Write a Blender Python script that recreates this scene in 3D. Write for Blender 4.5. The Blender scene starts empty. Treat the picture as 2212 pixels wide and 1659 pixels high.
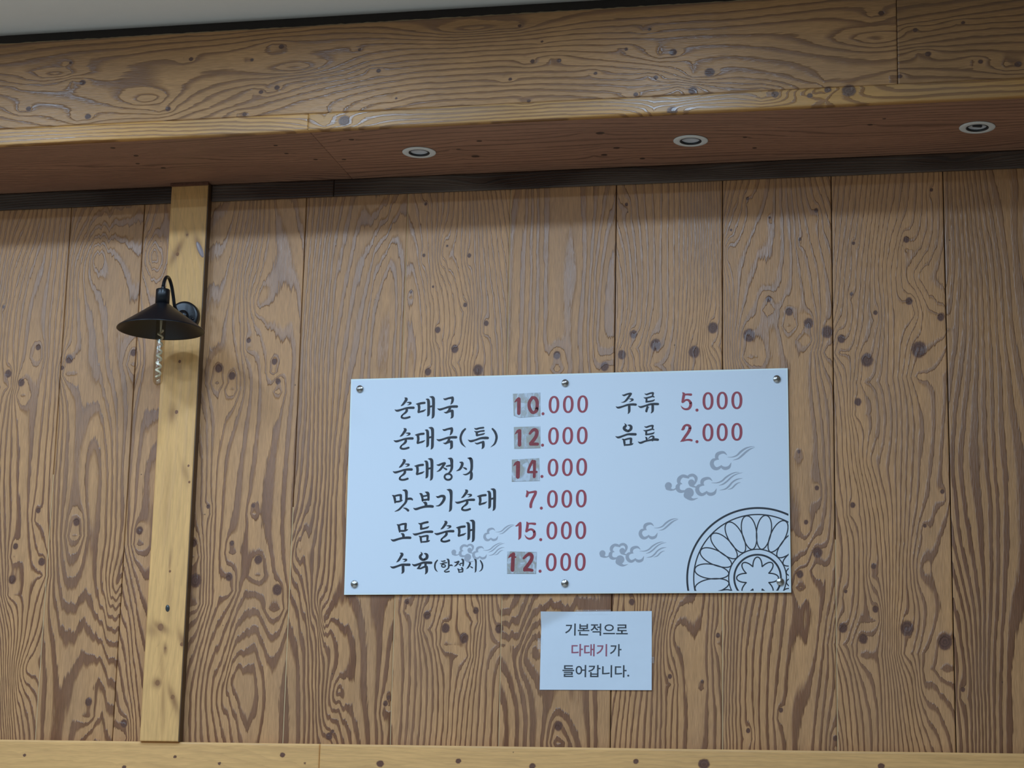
import bpy, bmesh, math, random
import numpy as np
from mathutils import Matrix, Vector

# ------------------------------------------------------------------ camera
scene = bpy.context.scene
COL = scene.collection

FOCAL_PX = 4477.0                       # for a frame 2212 px wide
PITCH, YAW, ROLL = (math.radians(v) for v in (12.081, 11.885, 1.2464))
fwd = Vector((-math.sin(YAW) * math.cos(PITCH), math.cos(YAW) * math.cos(PITCH), math.sin(PITCH)))
rgt = Vector((math.cos(YAW), math.sin(YAW), 0))
upv = rgt.cross(fwd)
r2 = math.cos(ROLL) * rgt + math.sin(ROLL) * upv
u2 = -math.sin(ROLL) * rgt + math.cos(ROLL) * upv
cam_data = bpy.data.cameras.new('camera')
cam_data.sensor_width = 36.0
cam_data.lens = FOCAL_PX / 2212.0 * 36.0
cam_data.clip_start = 0.05
cam = bpy.data.objects.new('camera', cam_data)
COL.objects.link(cam)
cam.matrix_world = Matrix(((r2.x, u2.x, -fwd.x, 1.1378), (r2.y, u2.y, -fwd.y, -5.4063), (r2.z, u2.z, -fwd.z, 1.25), (0, 0, 0, 1)))
scene.camera = cam

# ------------------------------------------------------------------ light and exposure
scene.view_settings.view_transform = 'Standard'
scene.view_settings.look = 'None'
scene.view_settings.gamma = 1.0
scene.view_settings.use_curve_mapping = False
scene.view_settings.exposure = 0.0
scene.cycles.max_bounces = 6
scene.cycles.diffuse_bounces = 3
scene.cycles.glossy_bounces = 3

world = bpy.data.worlds.new('world')
scene.world = world
world.use_nodes = True
world.node_tree.nodes['Background'].inputs[0].default_value = (0.8, 0.9, 1.0, 1)
world.node_tree.nodes['Background'].inputs[1].default_value = 0.05

CEIL_Z = 3.363
LIGHT_W = 11.0
lamp_data = bpy.data.lights.new('ceiling_downlight', 'AREA')
lamp_data.shape = 'DISK'
lamp_data.size = 0.16
lamp_data.energy = LIGHT_W
lamp_data.color = (0.53, 0.74, 1.0)
lamp_data.spread = math.radians(175)
for row_y in (-1.285, -2.2, -3.12, -4.04):          # the dining room's grid of recessed ceiling lights
    for col_x in (-2.55, -1.58, -0.6, 0.38):
        lo = bpy.data.objects.new('ceiling_downlight', lamp_data)
        COL.objects.link(lo)
        lo.location = (col_x, row_y, CEIL_Z - 0.012)

# ------------------------------------------------------------------ helpers
def tag(o, label=None, cat=None, group=None, kind=None):
    if label: o['label'] = label
    if cat: o['category'] = cat
    if group: o['group'] = group
    if kind: o['kind'] = kind
    return o

def empty(name, loc=(0, 0, 0)):
    o = bpy.data.objects.new(name, None)
    o.empty_display_size = 0.05
    COL.objects.link(o)
    o.location = loc
    return o

def obj(name, mesh, mat=None, parent=None):
    o = bpy.data.objects.new(name, mesh)
    COL.objects.link(o)
    if mat:
        for m in (mat if isinstance(mat, (list, tuple)) else [mat]):
            mesh.materials.append(m)
    if parent:
        o.parent = parent
    return o

def from_bm(bm, name, smooth=False):
    bmesh.ops.recalc_face_normals(bm, faces=bm.faces)
    me = bpy.data.meshes.new(name)
    bm.to_mesh(me)
    bm.free()
    if smooth:
        for p in me.polygons: p.use_smooth = True
    return me

def box_mesh(name, x0, x1, y0, y1, z0, z1, bevel=0.0):
    bm = bmesh.new()
    bmesh.ops.create_cube(bm, size=1.0)
    for v in bm.verts:
        v.co = Vector((x0 + (v.co.x + .5) * (x1 - x0), y0 + (v.co.y + .5) * (y1 - y0), z0 + (v.co.z + .5) * (z1 - z0)))
    if bevel:
        bmesh.ops.bevel(bm, geom=list(bm.edges), offset=bevel, segments=2, affect='EDGES', profile=0.5)
    return from_bm(bm, name)

def lathe(name, profile, seg=48, axis='Z', closed=False):
    """profile: list of (radius, height)"""
    bm = bmesh.new()
    rings = []
    for r, h in profile:
        if r < 1e-6:
            rings.append([bm.verts.new((0, 0, h))])
        else:
            rings.append([bm.verts.new((r * math.cos(2 * math.pi * i / seg), r * math.sin(2 * math.pi * i / seg), h)) for i in range(seg)])
    pairs = list(zip(rings[:-1], rings[1:])) + ([(rings[-1], rings[0])] if closed else [])
    for a, b in pairs:
        for i in range(seg):
            j = (i + 1) % seg
            if len(a) == 1 and len(b) == 1: continue
            if len(a) == 1: bm.faces.new((a[0], b[i], b[j]))
            elif len(b) == 1: bm.faces.new((a[i], a[j], b[0]))
            else: bm.faces.new((a[i], a[j], b[j], b[i]))
    if axis == 'Y':                       # height runs towards the room (-Y)
        for v in bm.verts: v.co = Vector((v.co.x, -v.co.z, v.co.y))
    return from_bm(bm, name, True)

def catmull(pts, n=6):
    pts = [np.array(p, float) for p in pts]
    if len(pts) == 2:
        return [pts[0] + (pts[1] - pts[0]) * t for t in np.linspace(0, 1, n + 1)]
    P = [2 * pts[0] - pts[1]] + pts + [2 * pts[-1] - pts[-2]]
    out = []
    for i in range(1, len(P) - 2):
        a, b, c, d = P[i - 1], P[i], P[i + 1], P[i + 2]
        for t in np.linspace(0, 1, n, endpoint=False):
            out.append(.5 * ((2 * b) + (c - a) * t + (2 * a - 5 * b + 4 * c - d) * t * t + (3 * b - a - 3 * c + d) * t ** 3))
    out.append(pts[-1])
    return out

def tube(name, path, radius, seg=12, n=8):
    pts = [Vector(p) for p in catmull(path, n)]
    bm = bmesh.new()
    rings = []
    prev = None
    for i, p in enumerate(pts):
        t = (pts[min(i + 1, len(pts) - 1)] - pts[max(i - 1, 0)]).normalized()
        ref = prev if prev is not None else (Vector((1, 0, 0)) if abs(t.x) < .9 else Vector((0, 1, 0)))
        u = (ref - t * ref.dot(t)).normalized()
        prev = u
        v = t.cross(u)
        rings.append([bm.verts.new(p + radius * (math.cos(2 * math.pi * k / seg) * u + math.sin(2 * math.pi * k / seg) * v)) for k in range(seg)])
    for a, b in zip(rings[:-1], rings[1:]):
        for k in range(seg):
            bm.faces.new((a[k], a[(k + 1) % seg], b[(k + 1) % seg], b[k]))
    bm.faces.new(rings[0][::-1]); bm.faces.new(rings[-1])
    return from_bm(bm, name, True)

# ------------------------------------------------------------------ material helpers
class NT:
    def __init__(self, name):
        self.mat = bpy.data.materials.new(name)
        self.mat.use_nodes = True
        self.t = self.mat.node_tree
        self.b = self.t.nodes['Principled BSDF']
    def n(self, kind, **kw):
        nd = self.t.nodes.new(kind)
        for k, v in kw.items(): setattr(nd, k, v)
        return nd
    def link(self, a, b): self.t.links.new(a, b)
    def setin(self, sock, v):
        if hasattr(v, 'is_output') and v.is_output: self.link(v, sock)
        else: sock.default_value = v
    def math(self, op, a, b=0.0, c=None, clamp=False):
        nd = self.n('ShaderNodeMath', operation=op, use_clamp=clamp)
        self.setin(nd.inputs[0], a); self.setin(nd.inputs[1], b)
        if c is not None: self.setin(nd.inputs[2], c)
        return nd.outputs[0]
    def mix(self, f, a, b, mode='MIX'):
        nd = self.n('ShaderNodeMix', data_type='RGBA', blend_type=mode)
        self.setin(nd.inputs['Factor'], f)
        self.setin(nd.inputs[6], a); self.setin(nd.inputs[7], b)
        return nd.outputs[2]
    def ramp(self, f, stops, interp='LINEAR'):
        nd = self.n('ShaderNodeValToRGB')
        cr = nd.color_ramp
        cr.interpolation = interp
        while len(cr.elements) > 1: cr.elements.remove(cr.elements[-1])
        cr.elements[0].position, cr.elements[0].color = stops[0][0], self.c4(stops[0][1])
        for p, c in stops[1:]:
            e = cr.elements.new(p); e.color = self.c4(c)
        self.setin(nd.inputs[0], f)
        return nd.outputs[0]
    @staticmethod
    def c4(c):
        return (c, c, c, 1) if isinstance(c, (int, float)) else tuple(c)[:3] + (1,)
    def attr(self, name, kind='GEOMETRY'):
        return self.n('ShaderNodeAttribute', attribute_name=name, attribute_type=kind).outputs['Fac']
    def coords(self, scale, loc=(0, 0, 0)):
        tc = self.n('ShaderNodeTexCoord'); mp = self.n('ShaderNodeMapping')
        mp.inputs['Scale'].default_value = scale; mp.inputs['Location'].default_value = loc
        self.link(tc.outputs['Object'], mp.inputs['Vector'])
        return mp.outputs[0]
    def noise(self, vec, scale=1.0, detail=3.0, rough=0.55, dist=0.0):
        nd = self.n('ShaderNodeTexNoise')
        self.link(vec, nd.inputs['Vector'])
        nd.inputs['Scale'].default_value = scale; nd.inputs['Detail'].default_value = detail
        nd.inputs['Roughness'].default_value = rough; nd.inputs['Distortion'].default_value = dist
        return nd.outputs['Fac']
    def bump(self, h, strength, dist):
        nd = self.n('ShaderNodeBump')
        nd.inputs['Strength'].default_value = strength; nd.inputs['Distance'].default_value = dist
        self.link(h, nd.inputs['Height']); self.link(nd.outputs[0], self.b.inputs['Normal'])

def plain(name, col, rough=0.5, metal=0.0, spec=0.5, var=0.06, scale=40.0):
    m = NT(name)
    f = m.noise(m.coords((1, 1, 1)), scale, 3)
    c2 = tuple(max(0, c * (1 - var * 2)) for c in col)
    m.setin(m.b.inputs['Base Color'], m.mix(f, m.c4(c2), m.c4(col)))
    m.b.inputs['Roughness'].default_value = rough
    m.b.inputs['Metallic'].default_value = metal
    m.b.inputs['Specular IOR Level'].default_value = spec
    return m

def wood(name, light, dark, knot, along='Z', rough=0.42, band_soft=1.0, contrast=1.0, relief=1.0, fibre=0.16, patch=(0.34, 0.27, 0.21), patch_amt=0.35, sheen_fade=False):
    """Sawn softwood: attribute 'ring' carries the growth-ring field, 'knot' the distance to the nearest knot in knot radii."""
    m = NT(name)
    st = {'Z': (1, 1, .07), 'X': (.07, 1, 1)}[along]
    fine = m.noise(m.coords(tuple(s * 420 for s in st)), 1.0, 1.0, .6)
    mid = m.noise(m.coords(tuple(s * 95 for s in st), (3.1, 1.7, 2.3)), 1.0, 2.0, .6)
    big = m.noise(m.coords(tuple(s * 9 for s in (st[0] ** .55, 1, st[2] ** .55)), (7.7, 0, 1.9)), 1.0, 2.0, .5)
    ring = m.attr('ring')
    ring = m.math('ADD', ring, m.math('MULTIPLY', m.math('SUBTRACT', mid, 0.5), 0.34))
    ring = m.math('ADD', ring, m.math('MULTIPLY', m.math('SUBTRACT', fine, 0.5), 0.20))
    fr = m.math('FRACT', ring)
    wd = m.math('ADD', m.attr('late', 'OBJECT'), m.math('MULTIPLY', m.math('SUBTRACT', big, .5), .7))
    wd = m.math('MINIMUM', m.math('MAXIMUM', wd, .14), .86)
    rise = m.math('DIVIDE', m.math('ADD', m.math('SUBTRACT', fr, 1.0), wd), .13 * band_soft, clamp=True)
    fall = m.math('DIVIDE', m.math('SUBTRACT', 1.0, fr), .06 * band_soft, clamp=True)
    band = m.math('MULTIPLY', rise, fall)
    tone = m.attr('tone', 'OBJECT')                       # a board's own lightness, plus painted light falloff on the beam's right boards
    con = m.math('MULTIPLY', m.attr('contrast', 'OBJECT'), contrast)
    if sheen_fade:                                              # gloss sheen painted into the colour: grain contrast washes out with height
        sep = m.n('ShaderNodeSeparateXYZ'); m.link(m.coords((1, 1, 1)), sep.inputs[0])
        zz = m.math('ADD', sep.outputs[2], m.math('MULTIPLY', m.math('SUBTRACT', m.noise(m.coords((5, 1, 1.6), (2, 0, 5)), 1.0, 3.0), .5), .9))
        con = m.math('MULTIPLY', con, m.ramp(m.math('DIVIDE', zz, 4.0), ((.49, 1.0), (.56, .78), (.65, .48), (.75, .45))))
    col = m.mix(m.math('MULTIPLY', band, con, clamp=True), m.c4(light), m.c4(dark))
    groove = m.math('MULTIPLY', m.math('DIVIDE', m.math('SUBTRACT', fr, .86), .07, clamp=True), m.math('DIVIDE', m.math('SUBTRACT', 1.0, fr), .03, clamp=True))
    col = m.mix(m.math('MULTIPLY', groove, .42 * contrast), col, m.c4(tuple(c * .8 for c in dark)))
    pm = m.ramp(big, ((.40, 0.0), (.66, 1.0)))
    col = m.mix(m.math('MULTIPLY', pm, patch_amt), col, m.c4(patch))
    # fibre streaks
    fs = m.math('ADD', 1 - fibre, m.math('MULTIPLY', fine, fibre * 2))
    fs = m.math('MULTIPLY', fs, m.math('ADD', .80, m.math('MULTIPLY', mid, .40)))
    fs = m.math('MULTIPLY', fs, tone)
    col = m.mix(1.0, col, fs, 'MULTIPLY')
    # knots
    kd = m.attr('knot')
    kj = m.math('ADD', kd, m.math('MULTIPLY', m.math('SUBTRACT', m.noise(m.coords((140, 140, 140)), 1.0, 2.0), .5), .35))
    halo = m.ramp(m.math('DIVIDE', kj, 4.0), ((.24, .50), (.28, .12), (.40, 0.0)))
    col = m.mix(halo, col, m.c4(tuple(.7 * a + .3 * b for a, b in zip(dark, light))))
    kring = m.math('MULTIPLY', m.math('ADD', m.math('SINE', m.math('MULTIPLY', kj, 19.0)), 1.0), .5)
    kcol = m.mix(kring, m.c4(knot), m.c4(tuple(k * 1.5 for k in knot)))
    col = m.mix(m.ramp(kj, ((.80, 1.0), (1.06, 0.0))), col, kcol)
    stn = m.attr('stain')
    col = m.mix(m.math('MULTIPLY', stn, m.math('ADD', .5, m.math('MULTIPLY', mid, .8)), clamp=True), col, m.c4(tuple(.28 * a + .72 * b for a, b in zip(dark, knot))))
    # nail holes and pores
    vor = m.n('ShaderNodeTexVoronoi'); vor.inputs['Scale'].default_value = 9.0
    m.link(m.coords((1, 1, 1)), vor.inputs['Vector'])
    col = m.mix(m.ramp(vor.outputs['Distance'], ((.012, .75), (.022, 0.0))), col, (.03, .02, .015, 1))
    m.setin(m.b.inputs['Base Color'], col)
    m.setin(m.b.inputs['Roughness'], m.math('SUBTRACT', m.math('ADD', rough + .02, m.math('MULTIPLY', mid, .14)), m.math('MULTIPLY', band, .10)))
    m.setin(m.b.inputs['Specular IOR Level'], m.math('ADD', .42, m.math('MULTIPLY', band, .26)))
    h = m.math('ADD', m.math('MULTIPLY', band, .8), m.math('MULTIPLY', fine, .55))
    m.bump(h, 0.55 * relief, 0.0012)
    return m.mat

# ------------------------------------------------------------------ growth-ring field
def _hash(ix, iy, seed):
    h = (ix.astype(np.int64) * 374761393 + iy.astype(np.int64) * 668265263 + seed * 974711) & 0xffffffff
    h = ((h ^ (h >> 13)) * 1274126177) & 0xffffffff
    return ((h ^ (h >> 16)) & 0xffff) / 65535.0

def vnoise(x, y, seed):
    ix, iy = np.floor(x), np.floor(y)
    fx, fy = x - ix, y - iy
    fx = fx * fx * fx * (fx * (fx * 6 - 15) + 10); fy = fy * fy * fy * (fy * (fy * 6 - 15) + 10)
    a, b = _hash(ix, iy, seed), _hash(ix + 1, iy, seed)
    c, d = _hash(ix, iy + 1, seed), _hash(ix + 1, iy + 1, seed)
    return (a + (b - a) * fx) * (1 - fy) + (c + (d - c) * fx) * fy - .5

def ring_field(u, v, seed, knots, ovals=(), tilt=45.0, amp=9.0, zig=1.0, kamp=1.0, u0=0.0):
    """u across the grain, v along it (metres). Returns ring count and distance to the nearest knot in radii."""
    rnd = random.Random(seed)
    kd = np.full(u.shape, 9.0)
    uu = u + .010 * vnoise(u * 5, v * 2.6, seed + 5) + .0035 * vnoise(u * 22, v * 11, seed + 6) + .0014 * vnoise(u * 50, v * 34, seed + 7)
    cone = np.zeros(u.shape)
    for kx, kz, r in knots:                                       # grain flows round every knot
        du, dv = u - kx, v - kz
        if np.abs(du).min() > .25: continue
        d = np.sqrt(du * du + (dv * .86) ** 2)
        e = np.sqrt(du * du + (dv * .40) ** 2)
        uu = uu - np.tanh(du / (r * .9)) * r * 1.25 * np.exp(-e / (r * 2.2)) * kamp
        s = rnd.choice((1, 1, -1)) * kamp
        below = np.exp(-(du / (r * 2.6)) ** 2) * np.exp(-np.abs(dv + r * 3.5) / (r * 5.0))
        q = min(1.0, r / .010)
        cone += s * q * (1.5 * np.exp(-np.sqrt(d * d + (r * .9) ** 2) / (r * 1.25)) + 1.5 * below * (.5 + r / .012))
        kd = np.minimum(kd, d / r)
    vv = v + zig * (.050 * vnoise(u * 24, v * 1.3, seed + 1) + .022 * vnoise(u * 70, v * 4, seed + 2) + .010 * vnoise(u * 160, v * 9, seed + 8))
    ph = tilt * (uu - u0) + amp * (vnoise(uu * 4.6, vv * .85, seed + 3) * 1.6 + vnoise(uu * 11, vv * 1.9, seed + 4) * .42)
    ph += cone
    for ox, oz, sx, sz in ovals:
        du, dv = (uu - ox) / (sx * 1.2), (vv - oz) / (sz * 1.2)
        ph += np.sign(tilt) * 5.0 * np.exp(-np.sqrt(du * du + dv * dv + .04) * 1.1)
    return ph, kd

def board(name, mat, parent, origin, eu, ev, en, lu, lv, thick, field, res=.004, bevel=.0012, tone=1.0, contrast=1.0, late=.45, stains=(), holes=()):
    """A board: face grid of lu x lv at `origin`, spanned by eu / ev, outward normal en. field(u, v) gives ring and knot."""
    nu, nv = max(2, int(round(lu / res))), max(2, int(round(lv / res)))
    us = np.concatenate(([0, bevel], np.linspace(bevel, lu - bevel, nu + 1)[1:-1], [lu - bevel, lu]))
    vs = np.concatenate(([0, bevel], np.linspace(bevel, lv - bevel, nv + 1)[1:-1], [lv - bevel, lv]))
    U, V = np.meshgrid(us, vs, indexing='ij')
    N = np.zeros_like(U)
    N[0, :] = N[-1, :] = -bevel; N[:, 0] = N[:, -1] = -bevel
    o, eu, ev, en = (np.array(a, float) for a in (origin, eu, ev, en))
    P = o + U[..., None] * eu + V[..., None] * ev + N[..., None] * en
    gu, gv = U.shape
    idx = np.arange(gu * gv).reshape(gu, gv)
    q = np.stack((idx[:-1, :-1], idx[1:, :-1], idx[1:, 1:], idx[:-1, 1:]), -1).reshape(-1, 4)
    if np.dot(np.cross(eu, ev), en) < 0: q = q[:, ::-1]
    for hx, hy, hr in holes:
        ctr = P.reshape(-1, 3)[q].mean(1)
        q = q[np.hypot(ctr[:, 0] - hx, ctr[:, 1] - hy) > hr]
    # sides and back
    ringi = np.concatenate((idx[:, 0], idx[-1, 1:], idx[-2::-1, -1], idx[0, -2:0:-1]))
    Pr = P.reshape(-1, 3)
    back = Pr[ringi] - en * (thick - bevel)
    nb = len(ringi)
    bi = gu * gv + np.arange(nb)
    rj, bj = np.roll(ringi, -1), np.roll(bi, -1)
    sides = np.stack((rj, ringi, bi, bj), -1)
    if np.dot(np.cross(eu, ev), en) < 0: sides = sides[:, ::-1]
    verts = np.concatenate((Pr, back))
    faces = np.concatenate((q, sides))
    me = bpy.data.meshes.new(name)
    me.vertices.add(len(verts)); me.vertices.foreach_set('co', verts.astype(np.float32).ravel())
    nf = len(faces)
    me.loops.add(nf * 4 + nb); me.polygons.add(nf + 1)
    last = bi[::-1] if np.dot(np.cross(eu, ev), en) > 0 else bi
    me.loops.foreach_set('vertex_index', np.concatenate((faces.ravel(), last)).astype(np.int32))
    me.polygons.foreach_set('loop_start', np.concatenate((np.arange(nf) * 4, [nf * 4])).astype(np.int32))
    me.update(calc_edges=True)
    ph, kd = field(U, V)
    ring = np.concatenate((ph.ravel(), ph.ravel()[ringi])); kn = np.concatenate((kd.ravel(), np.full(nb, 9.0)))
    sn = np.zeros(U.shape)
    for sx, sz, lx, lz, ang, amt in stains:
        du, dv = U - sx, V - sz
        c_, s_ = math.cos(ang), math.sin(ang)
        a_, b_ = (du * c_ + dv * s_) / lx, (-du * s_ + dv * c_) / lz
        sn = np.maximum(sn, amt * np.exp(-(a_ * a_ + b_ * b_)))
    sn = np.concatenate((sn.ravel(), np.zeros(nb)))
    for an, data in (('ring', ring), ('knot', kn), ('stain', sn)):
        a = me.attributes.new(an, 'FLOAT', 'POINT')
        a.data.foreach_set('value', data.astype(np.float32))
    me.validate()
    ob = obj(name, me, mat, parent)
    ob['tone'] = float(tone); ob['contrast'] = float(contrast); ob['late'] = float(late)
    return ob

# ------------------------------------------------------------------ materials
M_LARCH = wood('larch_plywood', (.545, .281, .117), (.205, .080, .031), (.105, .046, .027), 'Z', rough=.36, relief=1.9, fibre=.30, sheen_fade=True, patch=(.36, .20, .11))
M_LARCH_H = wood('larch_plywood_lengthwise', (.51, .270, .110), (.19, .080, .033), (.09, .045, .03), 'X', rough=.33, relief=1.9, fibre=.30, band_soft=1.8, contrast=.8, patch=(.30, .17, .09))
M_EDGE = wood('larch_edge_strip', (.66, .34, .10), (.33, .14, .035), (.13, .075, .05), 'X', rough=.34, contrast=.9)
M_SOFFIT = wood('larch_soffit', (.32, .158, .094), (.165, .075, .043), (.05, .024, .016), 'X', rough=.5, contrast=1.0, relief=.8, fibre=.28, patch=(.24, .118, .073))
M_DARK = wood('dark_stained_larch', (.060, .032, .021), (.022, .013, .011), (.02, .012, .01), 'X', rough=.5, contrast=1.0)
M_PINE = wood('pale_pine', (.79, .44, .155), (.62, .31, .095), (.17, .065, .028), 'Z', rough=.5, band_soft=3.0, contrast=.45, relief=.25, patch=(.62, .36, .14), patch_amt=.25)
M_PINE_H = wood('pale_pine_rail', (.76, .42, .15), (.58, .29, .09), (.12, .05, .027), 'X', rough=.5, band_soft=3.0, contrast=.45, relief=.25, patch=(.60, .34, .13), patch_amt=.25)
M_SIDE = plain('dark_stained_edge', (.11, .058, .024), .5).mat
M_GAP = plain('shadow_gap_board', (.035, .025, .02), .6).mat
M_SEAM_PALE = plain('pale_joint_filler', (.66, .46, .24), .6).mat
M_CEIL = plain('ceiling_paint', (.88, .85, .80), .85, var=.02).mat
M_WALL2 = plain('painted_plaster', (.34, .28, .22), .8, var=.03).mat
M_FLOOR = plain('floor_tile', (.70, .60, .48), .5, var=.06).mat

# ------------------------------------------------------------------ knots (x, z, radius) and closed ovals in the grain, metres
WALL_KNOTS = ((-1.482,2.496,0.011),(-1.44,2.469,0.011),(-1.395,2.572,0.0085),(-1.297,2.534,0.0122),(-1.317,2.509,0.0061),(-1.103,2.548,0.0098),(-0.761,2.575,0.0073),(-0.845,2.497,0.0122),(-0.805,2.474,0.011),(-0.682,2.512,0.0085),(-0.669,2.455,0.0085),(-1.512,2.695,0.0049),(-1.36,2.097,0.0073),(-1.242,2.064,0.011),(-1.053,2.038,0.011),(-1.421,1.996,0.0085),(-1.339,1.952,0.011),(-1.424,1.902,0.0122),(-0.855,2.104,0.0061),(-0.724,2.105,0.0061),(-0.781,2.001,0.0073),(-0.893,2.002,0.011),(-0.702,1.955,0.0122),(-0.881,1.898,0.0183),(-0.784,1.908,0.011),(-0.644,1.872,0.0146),(-1.172,1.564,0.011),(-1.065,1.506,0.011),(-0.48,1.479,0.0098),(-0.471,1.492,0.0049),(-0.259,2.955,0.0049),(-0.194,2.83,0.0037),(-0.26,2.805,0.0049),(-0.13,2.8,0.0061),(-0.231,2.714,0.0037),(-0.294,2.701,0.0049),(-0.138,2.659,0.0061),(-0.077,2.605,0.0073),(-0.214,2.59,0.0085),(-0.164,2.535,0.011),(-0.097,2.474,0.0146),(-0.238,2.472,0.0098),(0.122,2.51,0.011),(0.254,2.475,0.0122),(0.309,2.93,0.0049),(0.332,2.563,0.011),(0.301,2.507,0.0122),(0.392,2.532,0.0159),(0.497,2.51,0.0159),(0.547,2.575,0.0146),(0.644,2.551,0.0171),(0.697,2.65,0.0085),(0.751,2.614,0.011),(0.802,2.58,0.0134),(0.851,2.555,0.0159),(0.888,2.535,0.011),(0.954,2.476,0.0171),(1.089,2.501,0.0207),(1.066,2.633,0.0098),(1.062,2.802,0.0085),(0.923,2.797,0.0049),(0.978,2.604,0.0061),(0.916,2.657,0.0049),(1.147,2.587,0.0098),(1.13,2.937,0.0049),(0.641,2.933,0.0049),(0.7,2.877,0.0037),(0.825,2.892,0.0061),(0.596,2.846,0.0037),(0.781,2.813,0.0049),(0.929,2.364,0.0098),(0.774,2.233,0.0049),(0.82,2.136,0.0061),(1.141,2.123,0.0061),(0.912,2.09,0.0073),(0.791,2.046,0.0061),(1.095,2.034,0.0049),(0.82,1.966,0.0134),(0.774,1.91,0.0098),(0.963,1.93,0.0073),(0.891,1.865,0.0049),(0.966,1.819,0.0085),(0.883,1.771,0.0122),(0.934,1.743,0.0122),(1.045,1.77,0.0183),(1.139,1.736,0.0195),(0.561,1.751,0.0061),(0.436,1.644,0.0061),(0.52,1.631,0.0049),(0.723,1.56,0.0061),(0.639,1.507,0.0061),(0.861,1.49,0.0073),(1.181,1.616,0.0061),(-0.277,1.839,0.0073),(-0.22,1.803,0.011),(-0.168,1.768,0.0122),(-0.117,1.742,0.0134),(-0.086,1.815,0.0085),(-0.021,1.767,0.0122),(0.334,1.838,0.0085),(-0.319,1.583,0.0061),(-0.327,1.567,0.0073),(0.143,1.513,0.0122))
WALL_OVALS = ((1.084,1.921,0.0488,0.1159),(0.449,1.747,0.0366,0.0976),(1.088,1.62,0.0342,0.1342),(1.094,2.708,0.0549,0.0732),(0.592,2.784,0.0244,0.0732),(-0.508,1.839,0.0366,0.0488),(-0.593,1.966,0.0342,0.0732),(-1.114,1.904,0.061,0.0854),(0.96,2.2,0.0732,0.1098),(-0.2,2.792,0.0366,0.0732),(-1.061,2.822,0.0305,0.0488),(-1.358,1.659,0.0488,0.0732),(-0.46,1.615,0.0366,0.061),(0.163,1.416,0.0366,0.0732),(-0.761,1.612,0.0854,0.1098),(-0.735,2.702,0.0488,0.0976),(0.059,1.691,0.0854,0.0854),(-1.231,2.828,0.0488,0.0854))
POST_KNOTS = ((-0.95,2.512,0.0061),(-0.951,2.367,0.0073),(-0.907,2.214,0.0049),(-0.902,2.168,0.0049),(-0.944,1.92,0.0049),(-0.962,1.766,0.0122),(-0.945,1.709,0.0049),(-0.962,1.615,0.0098),(-0.949,2.882,0.0049),(-0.909,2.84,0.0061),(-0.898,1.72,0.0073),(-0.916,1.577,0.0085),(-0.975,2.826,0.0073))
RAIL_KNOTS = ((-1.339,1.416,0.0049),(-0.903,1.418,0.0049),(-0.776,1.402,0.0049),(-0.6,1.427,0.0073),(-0.537,1.406,0.0037),(-1.047,1.388,0.0061),(-0.329,1.408,0.0098),(-0.117,1.418,0.0073),(0.081,1.408,0.0085),(0.353,1.424,0.0073),(0.529,1.42,0.0146),(0.976,1.421,0.0085))
FACE_KNOTS = ((-1.157,3.261,0.0049),(-1.119,3.202,0.0085),(-1.271,3.135,0.0073),(-1.097,3.104,0.0085),(-0.811,3.252,0.0061),(-0.868,3.114,0.0073),(-0.565,3.158,0.0073),(-0.609,3.148,0.0061),(-0.652,3.088,0.0061),(-0.558,3.273,0.0073),(-0.639,3.24,0.0049),(-0.287,3.19,0.0061),(0.09,3.293,0.0049),(0.15,3.246,0.0037),(0.126,3.193,0.0061),(0.196,3.191,0.0061),(0.292,3.151,0.0049),(0.068,3.147,0.0049),(0.118,3.085,0.0049),(0.371,3.212,0.0049),(0.431,3.263,0.0049),(0.492,3.197,0.0098),(0.448,3.131,0.0061),(0.397,3.088,0.0061),(-0.374,3.056,0.0159),(0.491,3.039,0.0134),(-0.236,3.111,0.0037),(-0.341,3.252,0.0049),(1.018,3.271,0.0073),(1.101,3.221,0.0061),(1.218,3.234,0.0049),(1.131,3.156,0.0073),(1.258,3.129,0.0061),(1.348,3.117,0.0085),(1.061,3.101,0.0061),(0.586,3.138,0.0122),(0.543,3.091,0.011),(0.751,3.07,0.0098),(0.935,3.07,0.0171),(0.883,3.075,0.0085),(0.838,3.062,0.0073))
FACE_OVALS = ((1.007,3.208,0.1098,0.0305),(-0.514,3.207,0.1098,0.0244),(-0.927,3.144,0.0854,0.0268),(-1.213,3.232,0.0976,0.022),(-0.037,3.296,0.1464,0.0195))
POST_STAINS = ((-0.9619, 1.7661, 0.0268, 0.0122, -0.5, 0.9), (-0.9842, 1.7572, 0.0244, 0.0195, -0.7, 0.5), (-0.8955, 1.7284, 0.0098, 0.0317, 0.45, 0.85), (-0.9129, 1.5694, 0.0098, 0.0439, 0.4, 0.8), (-0.9622, 1.6152, 0.0146, 0.0146, 0, 0.8), (-0.945, 1.7069, 0.0061, 0.0171, 0.1, 0.8), (-0.9428, 1.5592, 0.0061, 0.0732, 0.05, 0.5), (-0.9515, 1.6591, 0.0073, 0.061, 0.1, 0.35), (-0.9633, 2.3608, 0.0122, 0.0317, 0.0, 0.6), (-0.9487, 2.4865, 0.0098, 0.022, 0, 0.4), (-0.9784, 2.8315, 0.011, 0.0439, -0.45, 0.75), (-0.9143, 2.8524, 0.0098, 0.0342, 0.35, 0.75), (-0.9654, 2.1185, 0.0098, 0.1098, 0, 0.25), (-0.9456, 1.9443, 0.0037, 0.0366, 0, 0.6), (-0.9156, 2.196, 0.0098, 0.0317, 0.35, 0.5), (-0.9426, 1.8486, 0.0085, 0.0732, 0, 0.3), (-0.9494, 2.8825, 0.0061, 0.011, 0, 0.7))
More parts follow.
